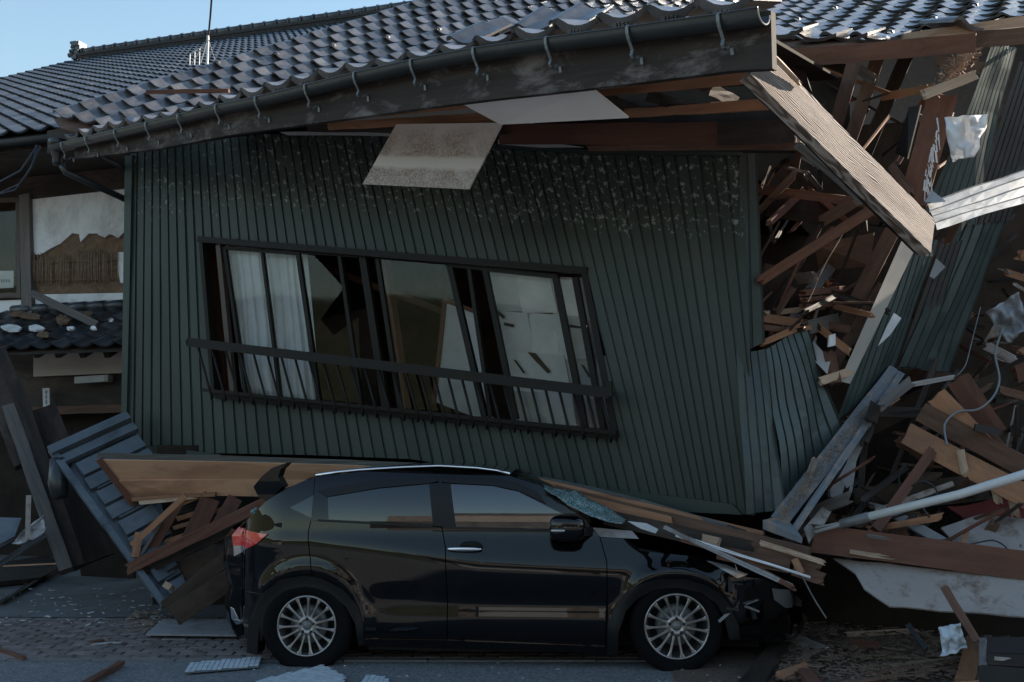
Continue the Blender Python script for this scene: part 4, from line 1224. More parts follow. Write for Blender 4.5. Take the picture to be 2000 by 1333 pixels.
rd = panel('rear_door', [(608, 1018), (603, 1040), (603, 1057), (609, 1115), (612, 1122), (631, 1131), (671, 1152), (699, 1184), (710, 1221), (714, 1249), (873, 1250), (873, 1179), (869, 1070), (862, 1031), (845, 1029), (641, 1018)], G['car_black'])
fd = panel('front_door', [(864, 1031), (871, 1070), (875, 1179), (875, 1250), (1180, 1262), (1185, 1145), (1184, 1097), (1169, 1043), (1157, 1037), (1071, 1036), (891, 1032)], G['car_black'])
panel('front_fender', [(1158, 1037), (1171, 1043), (1186, 1097), (1187, 1145), (1188, 1215), (1203, 1180), (1222, 1158), (1250, 1142), (1286, 1131), (1337, 1131), (1381, 1142), (1402, 1154), (1405, 1145), (1425, 1121), (1381, 1097), (1354, 1087), (1252, 1077), (1235, 1060), (1200, 1042)], G['car_black'])
panel('window_frame', [(606, 1018), (613, 966), (616, 932), (700, 922), (857, 915), (996, 930)] + AP + [(1071, 1034), (863, 1029), (641, 1016)], G['car_black'], None, -.004)
panel('quarter_window', [(566, 992), (612, 968), (608, 1012)], G['car_glass_dark'], None, .004)
panel('rear_door_window', [(640, 972), (740, 955), (838, 946), (846, 1025), (642, 1015)], G['car_glass_dark'], rd, .003)
panel('front_door_window', [(880, 946), (962, 950), (1013, 961), (1067, 989), (1103, 1006), (1112, 1034), (1071, 1034), (891, 1030)], G['car_glass_clear'], fd, .003)
panel('b_pillar', [(838, 944), (880, 944), (891, 1031), (846, 1027)], G['car_trim'], None, .005)
panel('door_visor', [(620, 958), (700, 942), (857, 930), (857, 940), (838, 944), (740, 953), (638, 971)], G['car_trim'], rd, .014)
panel('door_visor', [(860, 930), (960, 934), (1010, 944), (1050, 962), (1066, 984), (1013, 959), (962, 948), (880, 944), (862, 941)], G['car_trim'], fd, .014)
panel('belt_moulding', [(620, 1015), (845, 1026), (845, 1030), (622, 1019)], G['car_trim'], rd, .010)
panel('belt_moulding', [(864, 1029), (1110, 1034), (1110, 1038), (864, 1033)], G['car_trim'], fd, .010)
panel('corner_panel', [(1157, 1031), (1235, 1038), (1248, 1053), (1172, 1049)], G['grey_board'], None, .012)
panel('sill_skirt', [(712, 1249), (874, 1251), (1181, 1263), (1190, 1282), (1156, 1281), (1118, 1272), (767, 1262), (712, 1262)], G['car_black'], None, .012, .04)
FOUT = [(1186, 1281), (1187, 1220), (1200, 1188), (1218, 1162), (1250, 1143), (1286, 1133), (1337, 1133), (1381, 1145), (1408, 1162), (1424, 1180), (1442, 1220), (1446, 1250)]
panel('arch_cladding', FOUT + FIN, G['car_trim'], None, .014, .05, .05)
ROUT = [(488, 1252), (490, 1203), (508, 1162), (546, 1133), (590, 1126), (631, 1133), (671, 1155), (699, 1186), (709, 1223), (712, 1258)]
panel('arch_cladding', ROUT + RIN, G['car_trim'], None, .014, .05, .05)
tl = panel('tail_light', [(466, 1030), (522, 1044), (500, 1063), (482, 1072), (455, 1066), (453, 1046)], G['lamp_red'], None, .012)
panel('lamp_lens', [(456, 1066), (481, 1072), (470, 1080), (457, 1087)], G['lamp_clear'], tl, .010)
panel('front_bumper', [(1406, 1147), (1427, 1122), (1490, 1132), (1540, 1150), (1560, 1178), (1558, 1212), (1545, 1247), (1447, 1255), (1444, 1220), (1426, 1180)], G['car_black'], None, -.012)
panel('head_light', [(1381, 1096), (1420, 1104), (1462, 1122), (1440, 1130), (1425, 1121)], G['lamp_clear'], None, .004)
panel('head_light_shard', [(1436, 1103), (1462, 1112), (1456, 1120), (1440, 1114)], G['chrome'], None, .02)
panel('fog_lamp_cover', [(1508, 1150), (1545, 1152), (1568, 1172), (1566, 1186), (1535, 1188), (1512, 1172)], G['plastic_grey'], None, .0)
# crushed lamp housing and torn brackets behind the broken corner
for k in range(9):
    rnd = random.Random(k); x = 1408 + rnd.random() * 75; y = 1128 + rnd.random() * 70; a, z = cpx(x, y)
    mb = MB(); p = C3(a, skin(a, z) + .0, z); q = p + Vector((rnd.uniform(-.1, .14), rnd.uniform(-.05, .05), rnd.uniform(-.08, .06)))
    mb.bar(p, q, rnd.uniform(.012, .05), rnd.uniform(.006, .02)); mb.build('torn_bracket', G[('car_trim', 'black_plastic', 'lamp_clear')[k % 3]], car)
# lofted tops
def loft(name, prof, mat, crown=(0, 0), n=14, noise_=0.0, inset=0.0):
    """prof: px points on the near edge; crown=(a, z) bulge in the middle"""
    grid = []
    for (x, y, *bb) in prof:
        if bb: b = bb[0]; a, z = cplane(x, y, b)
        else: a, z = cpx(x, y); b = skin(a, z)
        b += inset; row = []
        for k in range(n + 1):
            t = k / n; s = math.sin(math.pi * t) ** .7 if 0 < t < 1 else 0
            p = C3(a + crown[0] * s, lerp(b, CW - b, t), z + crown[1] * s)
            if noise_ and 0 < t: p.z += noise_ * (noise.noise(Vector((p.x * 3, p.y * 3, 4.2))) - .5)
            row.append(p)
        grid.append(row)
    return sheet(name, grid, mat, car, 0, True)
roofo = loft('car_roof', ROOFL, G['car_black'], (0, .012))
mb = MB(); rp = [cpx(x, y) for x, y in ROOFL[1:]]
mb.tube([C3(a, skin(a, z) + .02, z + .006) for a, z in rp], .012, 8); mb.build('roof_rail', G['chrome'], roofo, True)
loft('windscreen', [(996, 928)] + AP + [(1172, 1040)], G['car_glass_dark'], (.10, .0), 14, .05, .02)
loft('bonnet', [(1168, 1040), (1200, 1046), (1252, 1068), (1354, 1082), (1420, 1100), (1470, 1122), (1520, 1144)], G['car_black'], (.06, .045), 14, .04, .03)
loft('front_nose', [(1427, 1121, .05), (1490, 1130, .12), (1540, 1148, .24), (1566, 1174, .34), (1565, 1212, .38), (1550, 1247, .36)], G['car_black'], (.14, 0))
loft('hatch', [(600, 938), (560, 955), (522, 978), (490, 1010), (464, 1036)], G['car_black'], (-.10, .0), 14, 0, .01)
loft('rear_face', [(464, 1036), (448, 1054), (445, 1100), (457, 1148), (448, 1180), (452, 1214), (468, 1244)], G['car_black'], (-.16, 0))
# lifted spoiler
sil = [(495, 951), (512, 930), (532, 914), (561, 904), (548, 917), (543, 932), (553, 950), (524, 979), (506, 973), (500, 962)]
vs = [C3(*(lambda q: (q[0], .28, q[1]))(cplane(x, y, .28))) for x, y in sil]; m_ = len(vs); vs += [v + CL * .14 for v in vs]
fs = [tuple(range(m_)), tuple(range(2 * m_ - 1, m_ - 1, -1))] + [(i, (i + 1) % m_, (i + 1) % m_ + m_, i + m_) for i in range(m_)]
o = mobj('spoiler', vs, fs, G['car_black'], car)
a, z = cplane(536, 938, .27)
for dx in (.0, .035):
    mb = MB(); p = C3(a + dx, .275, z + dx * .6); mb.lathe([(.008, -.004), (.008, .004)], 8); mb.build('spoiler_bolt', G['chrome'], o, False, Matrix.Translation(p))
# shattered windscreen edge spilling over the pillar
grid = []
lowl = [(1066, 957), (1090, 972), (1115, 990), (1140, 1002), (1165, 1013), (1190, 1020), (1216, 1024)]
top_ = [(1062, 948), (1100, 958), (1128, 960), (1150, 975), (1175, 986), (1200, 1000), (1222, 1016)]
for r in range(7):
    row = []
    for k in range(25):
        t = k / 24; lx, ly = interp([(i / 6, p[0]) for i, p in enumerate(lowl)], t), interp([(i / 6, p[1]) for i, p in enumerate(lowl)], t)
        tx, ty = interp([(i / 6, p[0]) for i, p in enumerate(top_)], t), interp([(i / 6, p[1]) for i, p in enumerate(top_)], t)
        s = r / 6; nz = noise.noise(Vector((t * 14, s * 3, 1.7)))
        row.append(at(lerp(lx, tx, s) + nz * 3, lerp(ly, ty, s) + nz * 4, 7.05 - .12 * t + .2 * s + .05 * nz))
    grid.append(row)
sheet('shattered_glass', grid, G['shattered_glass'], car, .006, True)
for (x, y, Y) in ((494, 1000, 7.6), (500, 996, 7.6)):
    p = at(x, y, Y); mb = MB(); mb.lathe([(0, -.02), (.016, -.012), (.02, 0), (.016, .014), (0, .02)], 7); mb.build('glass_lump', G['shattered_glass'], car, False, Matrix.Translation(p))
# handle
def ell(name, c, ra, rb, rz, mat, parent, pw=.75, nu=20, nv=12):
    vs = []; fs = []
    sg = lambda v, e: math.copysign(abs(v) ** e, v)
    for i in range(nv + 1):
        ph = -math.pi / 2 + math.pi * i / nv
        for k in range(nu):
            t = 2 * math.pi * k / nu
            vs.append(c + CF * ra * sg(math.cos(ph), pw) * sg(math.cos(t), pw) + CL * rb * sg(math.cos(ph), pw) * sg(math.sin(t), pw) + Vector((0, 0, rz * sg(math.sin(ph), pw))))
    for i in range(nv):
        for k in range(nu): fs.append((i * nu + k, i * nu + (k + 1) % nu, (i + 1) * nu + (k + 1) % nu, (i + 1) * nu + k))
    return mobj(name, vs, fs, mat, parent, True)
a, z = cpx(908, 1072); ell('door_handle', C3(a, skin(a, z) - .03, z), .122, .016, .017, G['chrome'], fd, .8)
a, z = cpx(920, 1071); ell('handle_recess', C3(a, skin(a, z) + .004, z), .085, .012, .05, G['car_under'], fd, .9)
a, z = cplane(1108, 1031, -.12); mir = ell('door_mirror', C3(a, -.12, z), .125, .085, .088, G['car_black'], fd, .62)
a2, z2 = cplane(1152, 1040, -.02); mb = MB(); mb.bar(C3(a + .09, -.08, z - .03), C3(a2, .06, z2), .05, .06); mb.build('mirror_foot', G['car_trim'], mir)
a3, z3 = cplane(1084, 1037, -.2); ell('mirror_indicator', C3(a3 + .02, -.195, z3), .05, .02, .012, G['lamp_clear'], mir)
# wheels
def wheel(ctr, side, sc_):
    m0 = Matrix(((CF.x, CL.x * side, 0, ctr.x), (CF.y, CL.y * side, 0, ctr.y), (0, 0, 1, ctr.z), (0, 0, 0, 1)))
    m = m0 @ Matrix.Diagonal((sc_, 1, sc_, 1))
    tm = MB(); tm.lathe([(.226, .006), (.238, -.008), (.262, -.020), (.290, -.018), (.312, .0), (.322, .03), (.323, .10), (.322, .17), (.31, .20), (.25, .215), (.21, .2)], 56)
    for v in tm.v:
        lim = -ctr.z + .002
        k = sstep(-.12, lim, -abs(v.z)) if v.z < -.1 else 0
        if v.z < lim:
            v.y += -.022 if v.y < .08 else .02
            v.z = lim; v.x *= 1.08
    for v in tm.v:                    # the bead keeps to the rim, the tread to its real size
        if math.hypot(v.x, v.z) > .25: v.x /= sc_; v.z /= sc_
    ty = tm.build('wheel', G['tyre_rubber'], car, True, m)
    rm = MB(); rm.lathe([(.231, .004), (.229, -.007), (.222, -.011), (.215, -.008), (.211, .004), (.205, .03), (.196, .05), (.192, .17), (.205, .19)], 56)
    rm.build('rim', G['alloy'], ty, True, m)
    for k in range(15):
        t = 2 * math.pi * (k + .5) / 15 + .06; sm_ = MB(); vs = []
        prof = [(.048, .016, .004), (.075, .0115, .006), (.11, .0085, .004), (.16, .0085, .0), (.19, .0105, -.003), (.214, .019, -.004)]
        for (r, hw, y) in prof:
            for (s, yy) in ((-hw, y + .004), (-hw * .55, y), (hw * .55, y), (hw, y + .004), (hw * .8, y + .024), (-hw * .8, y + .024)):
                vs.append(Vector((math.cos(t) * r - math.sin(t) * s, yy, math.sin(t) * r + math.cos(t) * s)))
        fs = []
        for i in range(len(prof) - 1):
            for q in range(6):
                q2 = (q + 1) % 6; fs.append((i * 6 + q, i * 6 + q2, (i + 1) * 6 + q2, (i + 1) * 6 + q))
        mobj('spoke', vs, fs, G['alloy'], ty, False, m)
    hb = MB(); hb.lathe([(.0, .004), (.03, .004), (.034, .008), (.036, .004), (.062, .003), (.074, .010), (.076, .04)], 30); hb.build('hub', G['alloy'], ty, True, m)
    cp = MB(); cp.lathe([(.0, -.006), (.024, -.005), (.030, .0), (.031, .008)], 24); cp.build('hub_cap', G['galvanised'], ty, True, m)
    for k in range(5):
        t = 2 * math.pi * k / 5 + math.pi / 2; lg = MB(); lg.lathe([(.0, .0), (.009, .0), (.010, .008), (.0125, .012)], 8)
        for v in lg.v: v.x += math.cos(t) * .053; v.z += math.sin(t) * .053; v.y -= .008
        lg.build('lug_nut', G['black_plastic'], ty, True, m)
    bd = MB(); bd.lathe([(.0, .07), (.10, .07), (.145, .072), (.145, .085)], 30); bd.build('brake_disc', G['galvanised'], ty, True, m)
    bk_ = MB(); bk_.lathe([(.0, .11), (.205, .11)], 24); bk_.build('wheel_back', G['car_under'], ty, False, m)
wheel(Pr + CL * .0, 1, .925); wheel(Pf.copy(), 1, .98)
wheel(Vector((Pr.x, Pr.y, Pr.z)) + CL * CW, -1, .95); wheel(Pf + CL * CW, -1, .95)
# mud flaps
for (x0, x1, y0, y1) in ((488, 520, 1235, 1254),):
    a, z = cpx(500, 1230); mb = MB()
    mb.add([C3(a - .05, .0, .08), C3(a + .02, .02, .06), C3(a + .02, .2, .06), C3(a - .05, .2, .08), C3(a - .04, .0, .3), C3(a + .03, .02, .3), C3(a + .03, .2, .3), C3(a - .04, .2, .3)], BOXF); mb.build('mud_flap', G['car_trim'], car)
# ------------------------------------------------------------------ the pent roof that came down on the car
can = empty('fallen_canopy', Vector((-2.6, 8.6, 0)), 'orange wooden eave and blue metal roofing crushed between the car and the green wall', 'canopy')
CE = [(190, 890, 8.95), (450, 896, 8.7), (700, 905, 8.45), (860, 912, 8.25), (1000, 926, 8.05), (1100, 945, 7.85), (1180, 962, 7.6), (1250, 980, 7.4), (1420, 1030, 7.05), (1500, 1054, 6.95)]
for (a, b) in zip(CE, CE[1:]):
    bpx('edge_flashing', a, b, 11, .05, G['gutter_plastic'], can, rough=.001)
def cpoly(name, pts, th, mat, **kw): return bdpx(name, pts, th, G[mat], can, **kw)
cpoly('soffit_board', [(196, 899, 8.93), (460, 903, 8.68), (720, 911, 8.42), (900, 922, 8.2), (900, 940, 8.3), (700, 937, 8.5), (460, 936, 8.8), (232, 938, 9.02)], .015, 'soffit_ply', sub=2)
cpoly('soffit_board', [(232, 939.5, 9.0), (460, 937.5, 8.8), (700, 938.5, 8.5), (700, 972, 8.6), (500, 970, 8.85), (360, 968, 9.0), (262, 976, 9.15)], .015, 'soffit_ply', sub=2)
bpx('soffit_edge', (193, 898, 8.9), (262, 988, 9.1), 11, .03, G['red_wood'], can)
bpx('soffit_lath', (262, 976, 9.05), (420, 966, 8.85), 8, .03, G['new_wood'], can, jag=(.05, 0))
bpx('soffit_lath', (275, 983, 9.0), (380, 972, 8.9), 6, .02, G['pale_wood'], can, jag=(.05, .05))
for (a, b, wv, mt) in (((256, 1066, 8.75), (362, 969, 8.7), 11, 'new_wood'), ((292, 1082, 8.8), (350, 982, 8.9), 17, 'red_wood'), ((372, 1056, 8.75), (412, 973, 8.9), 36, 'red_wood'),
                       ((425, 1030, 8.7), (460, 972, 8.85), 28, 'red_wood'), ((264, 1089, 8.7), (272, 1040, 8.75), 15, 'new_wood'), ((267, 1097, 8.72), (315, 1020, 8.8), 6, 'grey_wood'),
                       ((345, 1014, 9.0), (382, 1003, 8.95), 9, 'new_wood'), ((338, 1032, 9.0), (372, 1022, 8.95), 8, 'new_wood'), ((322, 1060, 8.95), (364, 1045, 8.9), 10, 'new_wood'),
                       ((418, 1000, 8.95), (446, 992, 8.9), 9, 'new_wood'), ((330, 1000, 9.1), (420, 985, 9.1), 14, 'dark_wood'), ((350, 985, 9.0), (400, 965, 8.9), 10, 'new_wood')):
    bpx('rafter', a, b, wv, .04, G[mt], can, rough=.002)
bpx('eave_plank', (250, 1112, 8.65), (520, 982, 8.1), 21, .03, G['red_wood'], can, jag=(.03, .02))
bpx('eave_plank', (268, 1118, 8.75), (500, 1012, 8.3), 22, .03, G['dark_wood'], can)
# timbers pressed onto the bonnet
for (a, b, wv, h, mt, jg) in (((1040, 940, 7.75), (1490, 1048, 6.95), 18, .06, 'new_wood', (0, 0)), ((1060, 958, 7.6), (1300, 1018, 7.1), 20, .05, 'new_wood', (.03, .05)),
                              ((1080, 966, 7.55), (1575, 1090, 6.7), 40, .12, 'brown_wood', (0, .02)), ((1180, 1010, 7.25), (1555, 1092, 6.75), 30, .1, 'dark_wood', (0, .02)),
                              ((1480, 1072, 6.75), (1592, 1103, 6.55), 22, .08, 'brown_wood', (0, .03)), ((1400, 1080, 6.85), (1540, 1106, 6.6), 26, .06, 'brown_wood', (0, .02)),
                              ((1370, 1052, 6.8), (1402, 1060, 6.75), 18, .08, 'pale_wood', (0, 0)), ((1552, 1092, 6.55), (1565, 1120, 6.5), 13, .05, 'new_wood', (0, 0)), ((1548, 1112, 6.6), (1602, 1130, 6.5), 24, .06, 'brown_wood', (0, .03)),
                              ((1490, 1062, 6.7), (1600, 1096, 6.5), 10, .03, 'pale_wood', (.04, .05))):
    bpx('timber', a, b, wv, h, G[mt], can, jag=jg)
# blue stamped metal roofing hanging at its left end
A_, B_, C_ = at(112, 893, 9.35), at(250, 830, 9.75), at(322, 1186, 8.5)
e1 = (B_ - A_); e2 = (C_ - A_); bn = e1.cross(e2).normalized()
if bn.dot(CAMP - A_) < 0: bn = -bn
def BP(s, t, d=0.0): return A_ + e1 * s + e2 * t + bn * d
metal = mobj('metal_roofing', [BP(.0, 0, -.04), BP(1.12, 0, -.04), BP(.32, 1, -.04), BP(.0, 1, -.04)], [(0, 1, 2, 3)], G['blue_metal'], can)
def prism(name, s0, s1, t0, t1, d0, d1, mat, parent, slope=.0):
    mb = MB(); mb.add([BP(s0, t0, d0), BP(s1, t0, d0), BP(s1, t1, d0), BP(s0, t1, d0), BP(s0, t0, d1 + slope), BP(s1, t0, d1 + slope), BP(s1, t1, d1), BP(s0, t1, d1)], BOXF)
    return mb.build(name, mat, parent)
for k in range(5):
    t = .10 + k * .205; sm_ = max(.34, 1.1 - 1.0 * t)
    prism('roofing_course', .12, sm_, t, t + .085, -.04, .045, G['blue_metal'], metal)
    prism('roofing_course', .18, sm_, t + .095, t + .175, -.04, .0, G['blue_metal'], metal)
    prism('snow_stop', .42 if sm_ > .5 else .25, sm_, t + .10, t + .15, -.0, .055, G['blue_metal'], metal, -.02)
    prism('roofing_tongue', .10, min(.40, sm_ - .05), t + .10, t + .165, -.02, .015, G['blue_metal'], metal, .02)
mb = MB(); mb.bar(BP(-.02, -.01, .03), BP(-.02, .5, .045), .06, .05, bn); mb.bar(BP(-.02, .5, .045), BP(-.0, 1.0, .02), .05, .045, bn); mb.build('edge_trim', G['blue_metal'], metal)
mb = MB(); mb.bar(BP(-.06, -.02, .05), BP(1.05, -.02, .05), .10, .09, bn); mb.build('ridge_cover', G['blue_metal'], metal)
mb = MB(); mb.bar(BP(-.06, .045, .03), BP(1.05, .045, .03), .10, .05, bn); mb.build('ridge_cover', G['blue_metal'], metal)
mb = MB(); mb.tube([BP(.02, .02, -.02), BP(-.14, .10, -.1), BP(-.2, .16, -.16)], [.10, .09, .07], 10); mb.build('ridge_end', G['gutter_plastic'], metal, True)
# dark jumble below the canopy
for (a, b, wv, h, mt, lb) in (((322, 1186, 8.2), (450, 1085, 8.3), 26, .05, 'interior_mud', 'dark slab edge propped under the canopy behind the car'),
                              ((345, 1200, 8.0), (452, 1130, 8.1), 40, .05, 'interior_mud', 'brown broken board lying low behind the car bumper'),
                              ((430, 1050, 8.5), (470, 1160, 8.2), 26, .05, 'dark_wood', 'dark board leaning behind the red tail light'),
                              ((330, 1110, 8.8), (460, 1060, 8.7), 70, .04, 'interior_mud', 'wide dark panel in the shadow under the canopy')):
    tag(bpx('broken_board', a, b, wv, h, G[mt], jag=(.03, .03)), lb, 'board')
tag(bpx('wood_block', (320, 1140, 8.4), (333, 1148, 8.35), 11, .05, G['pale_wood']), 'small pale block lying on the slab under the canopy', 'wood block')
o = MB(); o.box((-3.4, 9.6, 0), (-1.0, 10.2, 1.5)); 
o.build('inner_plinth', G['interior_dark'], can)
# lower storey remains inside, behind the car
mobj('inner_plinth', [wp3(-.6, -.0, -1.2), wp3(UW + 5, -.0, -1.2), wp3(UW + 5, 1.3, -1.2), wp3(-.6, 1.9, -1.2)], [(0, 1, 2, 3)], G['interior_dark'], house)

# ------------------------------------------------------------------ torn side wall on the right (parts of the house)
def rpx(name, A, B, C, D, n, mat, parent=house, **kw): return ribbed(name, at(*A), at(*B), at(*C), at(*D), n, G[mat], parent, **kw)
o = rpx('corner_siding', (1438, 690, 7.36), (1496, 682, 7.36), (1534, 996, 7.2), (1458, 1004, 7.22), 4, 'siding_side', depth=.012, rows=10, wave=.05)
o = rpx('crumpled_siding', (1495, 684, 7.37), (1574, 636, 7.55), (1650, 860, 7.6), (1534, 996, 7.2), 7, 'siding_side', depth=.018, rows=12, wave=.05)
rpx('side_siding', (1768, 455, 7.75), (1832, 470, 7.95), (1748, 722, 8.0), (1632, 826, 7.6), 8, 'siding_side', depth=.014, rows=8, wave=.03)
rpx('side_siding', (1935, 85, 7.3), (1985, 92, 7.6), (1905, 440, 7.9), (1812, 412, 7.65), 8, 'siding_side', depth=.014, rows=8, wave=.03, edge=.04)
rpx('side_siding', (1992, 120, 8.0), (2060, 140, 8.2), (1975, 430, 8.4), (1888, 440, 8.1), 8, 'siding_dark', depth=.02, rows=6)
rpx('side_siding', (1880, 430, 8.1), (1968, 424, 8.4), (1856, 728, 8.4), (1756, 716, 8.0), 6, 'siding_side', depth=.014, rows=8, wave=.04, edge=.05)
rpx('side_siding', (2010, 200, 8.2), (2080, 200, 8.4), (2020, 360, 8.4), (1950, 360, 8.2), 6, 'siding_side', depth=.014)
rpx('side_siding', (1836, 480, 7.98), (1880, 470, 8.1), (1800, 720, 8.2), (1750, 722, 8.02), 4, 'siding_dark', depth=.014)
rpx('inner_siding', (1795, 470, 7.7), (1770, 450, 7.6), (1640, 745, 7.5), (1660, 750, 7.6), 1, 'plaster_cream', depth=.0)
tag(ribbed('soffit_vent_panel', at(1830, 450, 6.2), at(1812, 396, 6.5), at(2060, 312, 7.2), at(2060, 376, 6.85), 4, G['vent_white'], None, .012, 10, .02, .2), 'white ribbed soffit strip sticking out to the right behind the weathered board', 'panel')
# posts and joists inside the torn gable
IN = (((1668, 122, 8.4), (1632, 245, 8.5), 27, .1, 'brown_wood'), ((1712, 120, 8.9), (1660, 275, 9.0), 26, .1, 'brown_wood'), ((1770, 110, 9.2), (1690, 300, 9.4), 26, .1, 'dark_wood'),
      ((1840, 190, 7.3), (1782, 400, 7.4), 54, .14, 'red_wood'), ((1745, 330, 7.4), (1775, 372, 7.3), 16, .05, 'brown_wood'), ((1690, 370, 7.6), (1750, 325, 7.5), 14, .05, 'dark_wood'),
      ((1490, 546, 7.3), (1706, 408, 6.9), 20, .06, 'red_wood'), ((1742, 452, 7.8), (1636, 660, 7.8), 30, .12, 'brown_wood'), ((1722, 560, 7.7), (1622, 724, 7.6), 22, .1, 'brown_wood'),
      ((1480, 370, 8.0), (1700, 398, 7.4), 18, .06, 'red_wood'), ((1500, 395, 8.2), (1690, 420, 7.8), 60, .06, 'dark_wood'), ((1610, 430, 7.6), (1668, 395, 7.4), 22, .08, 'brown_wood'), ((1490, 560, 8.2), (1620, 590, 8.4), 90, .03, 'interior_mud'),
      ((1577, 572, 7.5), (1650, 565, 7.9), 12, .05, 'red_wood'), ((1577, 586, 7.5), (1650, 580, 7.9), 9, .05, 'red_wood'), ((1577, 598, 7.5), (1640, 596, 7.9), 8, .05, 'red_wood'),
      ((1495, 622, 7.4), (1570, 632, 7.7), 16, .06, 'new_wood'), ((1496, 640, 7.4), (1560, 650, 7.7), 12, .05, 'brown_wood'), ((1496, 668, 7.42), (1560, 640, 7.5), 12, .04, 'new_wood'), ((1500, 612, 7.6), (1610, 600, 7.9), 10, .05, 'pale_wood'),
      ((1580, 640, 7.6), (1640, 625, 7.8), 28, .06, 'grey_wood'), ((1620, 690, 7.55), (1632, 745, 7.5), 22, .08, 'brown_wood'), ((1612, 742, 7.5), (1655, 728, 7.5), 16, .05, 'pale_wood'), ((1640, 600, 7.9), (1660, 690, 7.8), 20, .06, 'dark_wood'),
      ((1560, 150, 7.0), (1590, 230, 8.0), 26, .08, 'dark_wood'), ((1530, 330, 8.3), (1600, 420, 8.6), 40, .08, 'dark_wood'))
for (a, b, wv, h, mt) in IN: bpx('broken_timber', a, b, wv, h, G[mt], house, jag=(.05, .05))
bdpx('inner_panel', [(1590, 478, 8.0), (1707, 455, 7.8), (1700, 520, 7.8), (1600, 530, 8.1)], .01, G['brown_wood'], house)
bdpx('black_panel', [(1775, 210, 7.7), (1798, 205, 7.65), (1772, 310, 7.7), (1748, 300, 7.8)], .02, G['black_plastic'], house)
bdpx('plaster_shard', [(1570, 662, 7.6), (1592, 670, 7.6), (1622, 705, 7.55), (1616, 732, 7.5), (1590, 705, 7.6)], .01, G['paper_white'], house, wob=.03)
bdpx('plaster_shard', [(1620, 655, 7.45), (1632, 652, 7.45), (1632, 675, 7.45), (1618, 678, 7.45)], .03, G['plaster_white'], house)
bdpx('torn_wrap', [(1745, 612, 7.35), (1760, 622, 7.35), (1738, 655, 7.3), (1716, 676, 7.25), (1730, 640, 7.3)], .004, G['paper_white'], house, wob=.04)
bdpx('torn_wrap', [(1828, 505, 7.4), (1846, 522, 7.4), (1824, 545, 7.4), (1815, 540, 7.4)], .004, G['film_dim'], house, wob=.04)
bdpx('plaster_shard', [(1818, 395, 6.4), (1846, 392, 6.4), (1820, 372, 6.5), (1806, 395, 6.5)], .01, G['paper_white'], house)
bpx('batten', (1808, 184, 6.9), (1908, 146, 7.05), 19, .03, G['pale_wood'], house, jag=(.02, .03))
# smaller broken framing, laths and panels jammed in the gable and the hollow below it
rnd = random.Random(21)
ZN = ((44, (1500, 1760, 300, 480), (7.6, 9.2)), (44, (1500, 1640, 540, 680), (7.5, 8.4)), (24, (1560, 1860, 120, 330), (8.3, 9.8)), (90, (1680, 2010, 760, 1010), (7.3, 8.8)), (40, (1790, 2010, 430, 760), (8.5, 9.6)), (26, (1560, 1700, 960, 1060), (7.1, 7.6)), (30, (1630, 2000, 1010, 1070), (7.0, 7.5)))
for n_, (x0, x1, y0, y1), (d0, d1) in ZN:
    for k in range(n_):
        x = rnd.uniform(x0, x1); y = rnd.uniform(y0, y1); Y = rnd.uniform(d0, d1); an = rnd.choice((rnd.gauss(.3, .35), rnd.gauss(-.7, .35), rnd.gauss(2.0, .3))); L = rnd.choice((30, 50, 80, 120)) * rnd.uniform(.6, 1.3)
        wv = rnd.choice((4, 5, 7, 10, 14, 20)) * rnd.uniform(.7, 1.2)
        b_ = (x + math.cos(an) * L, min(y + math.sin(an) * L, 1085), Y + rnd.uniform(-.4, .4))
        bpx('broken_timber', (x, y, Y), b_, wv, rnd.uniform(.012, .05), G[rnd.choice(('brown_wood', 'dark_wood', 'dark_wood', 'red_wood', 'dark_wood', 'brown_wood', 'grey_wood', 'new_wood', 'interior_mud', 'plasterboard'))], house, jag=(.06, .06))
# splintered mud and straw catching the light
mb = MB(); rnd = random.Random(11)
for k in range(420):
    t = rnd.random(); x = lerp(1905, 1838, t) + rnd.gauss(0, 8); y = lerp(95, 172, t) + rnd.gauss(0, 8); p = at(x, y, 7.1 + rnd.gauss(0, .05))
    d_ = Vector((rnd.uniform(-1, 1), rnd.uniform(-1, 1), rnd.uniform(-.3, 1))).normalized()
    mb.bar(p, p + d_ * rnd.uniform(.01, .06), rnd.uniform(.002, .012), rnd.uniform(.002, .005))
o = mb.build('splinters', G['pale_wood'], house); o['kind'] = 'stuff'
mb = MB()
for k in range(46):
    t = rnd.random(); x = lerp(1836, 1808, t) + rnd.gauss(0, 3.5); y = lerp(225, 372, t); p = at(x, y, 7.2 + rnd.gauss(0, .02))
    mb.bar(p, p + Vector((rnd.uniform(-.02, .01), -.01, -rnd.uniform(.03, .11))), rnd.uniform(.003, .012), rnd.uniform(.002, .004), Vector((0, 1, 0)))
o = mb.build('peeling_plaster', G['paper_white'], house); o['kind'] = 'stuff'
# plastic film
def film(name, quad, Y, mat, amp, seed, n=16):
    grid = []
    for r in range(n + 1):
        row = []
        for c in range(n + 1):
            s, t = c / n, r / n
            x = lerp(lerp(quad[0][0], quad[1][0], s), lerp(quad[3][0], quad[2][0], s), t); y = lerp(lerp(quad[0][1], quad[1][1], s), lerp(quad[3][1], quad[2][1], s), t)
            nz = noise.noise(Vector((s * 2.4 + seed, t * 2.4, seed))) + .4 * noise.noise(Vector((s * 6 + seed, t * 6, 2)))
            ex = noise.noise(Vector((s * 4, t * 4, seed + 9))) * 6
            row.append(at(x + ex * 1.0, y + ex * .8, Y + amp * nz))
        grid.append(row)
    return sheet(name, grid, G[mat], None, .0015, True)
tag(film('plastic_sheet', [(1842, 228), (1932, 226), (1905, 305), (1862, 318)], 6.85, 'film', .12, 3.3), 'sunlit torn white plastic sheet beside the splintered post', 'plastic sheet')
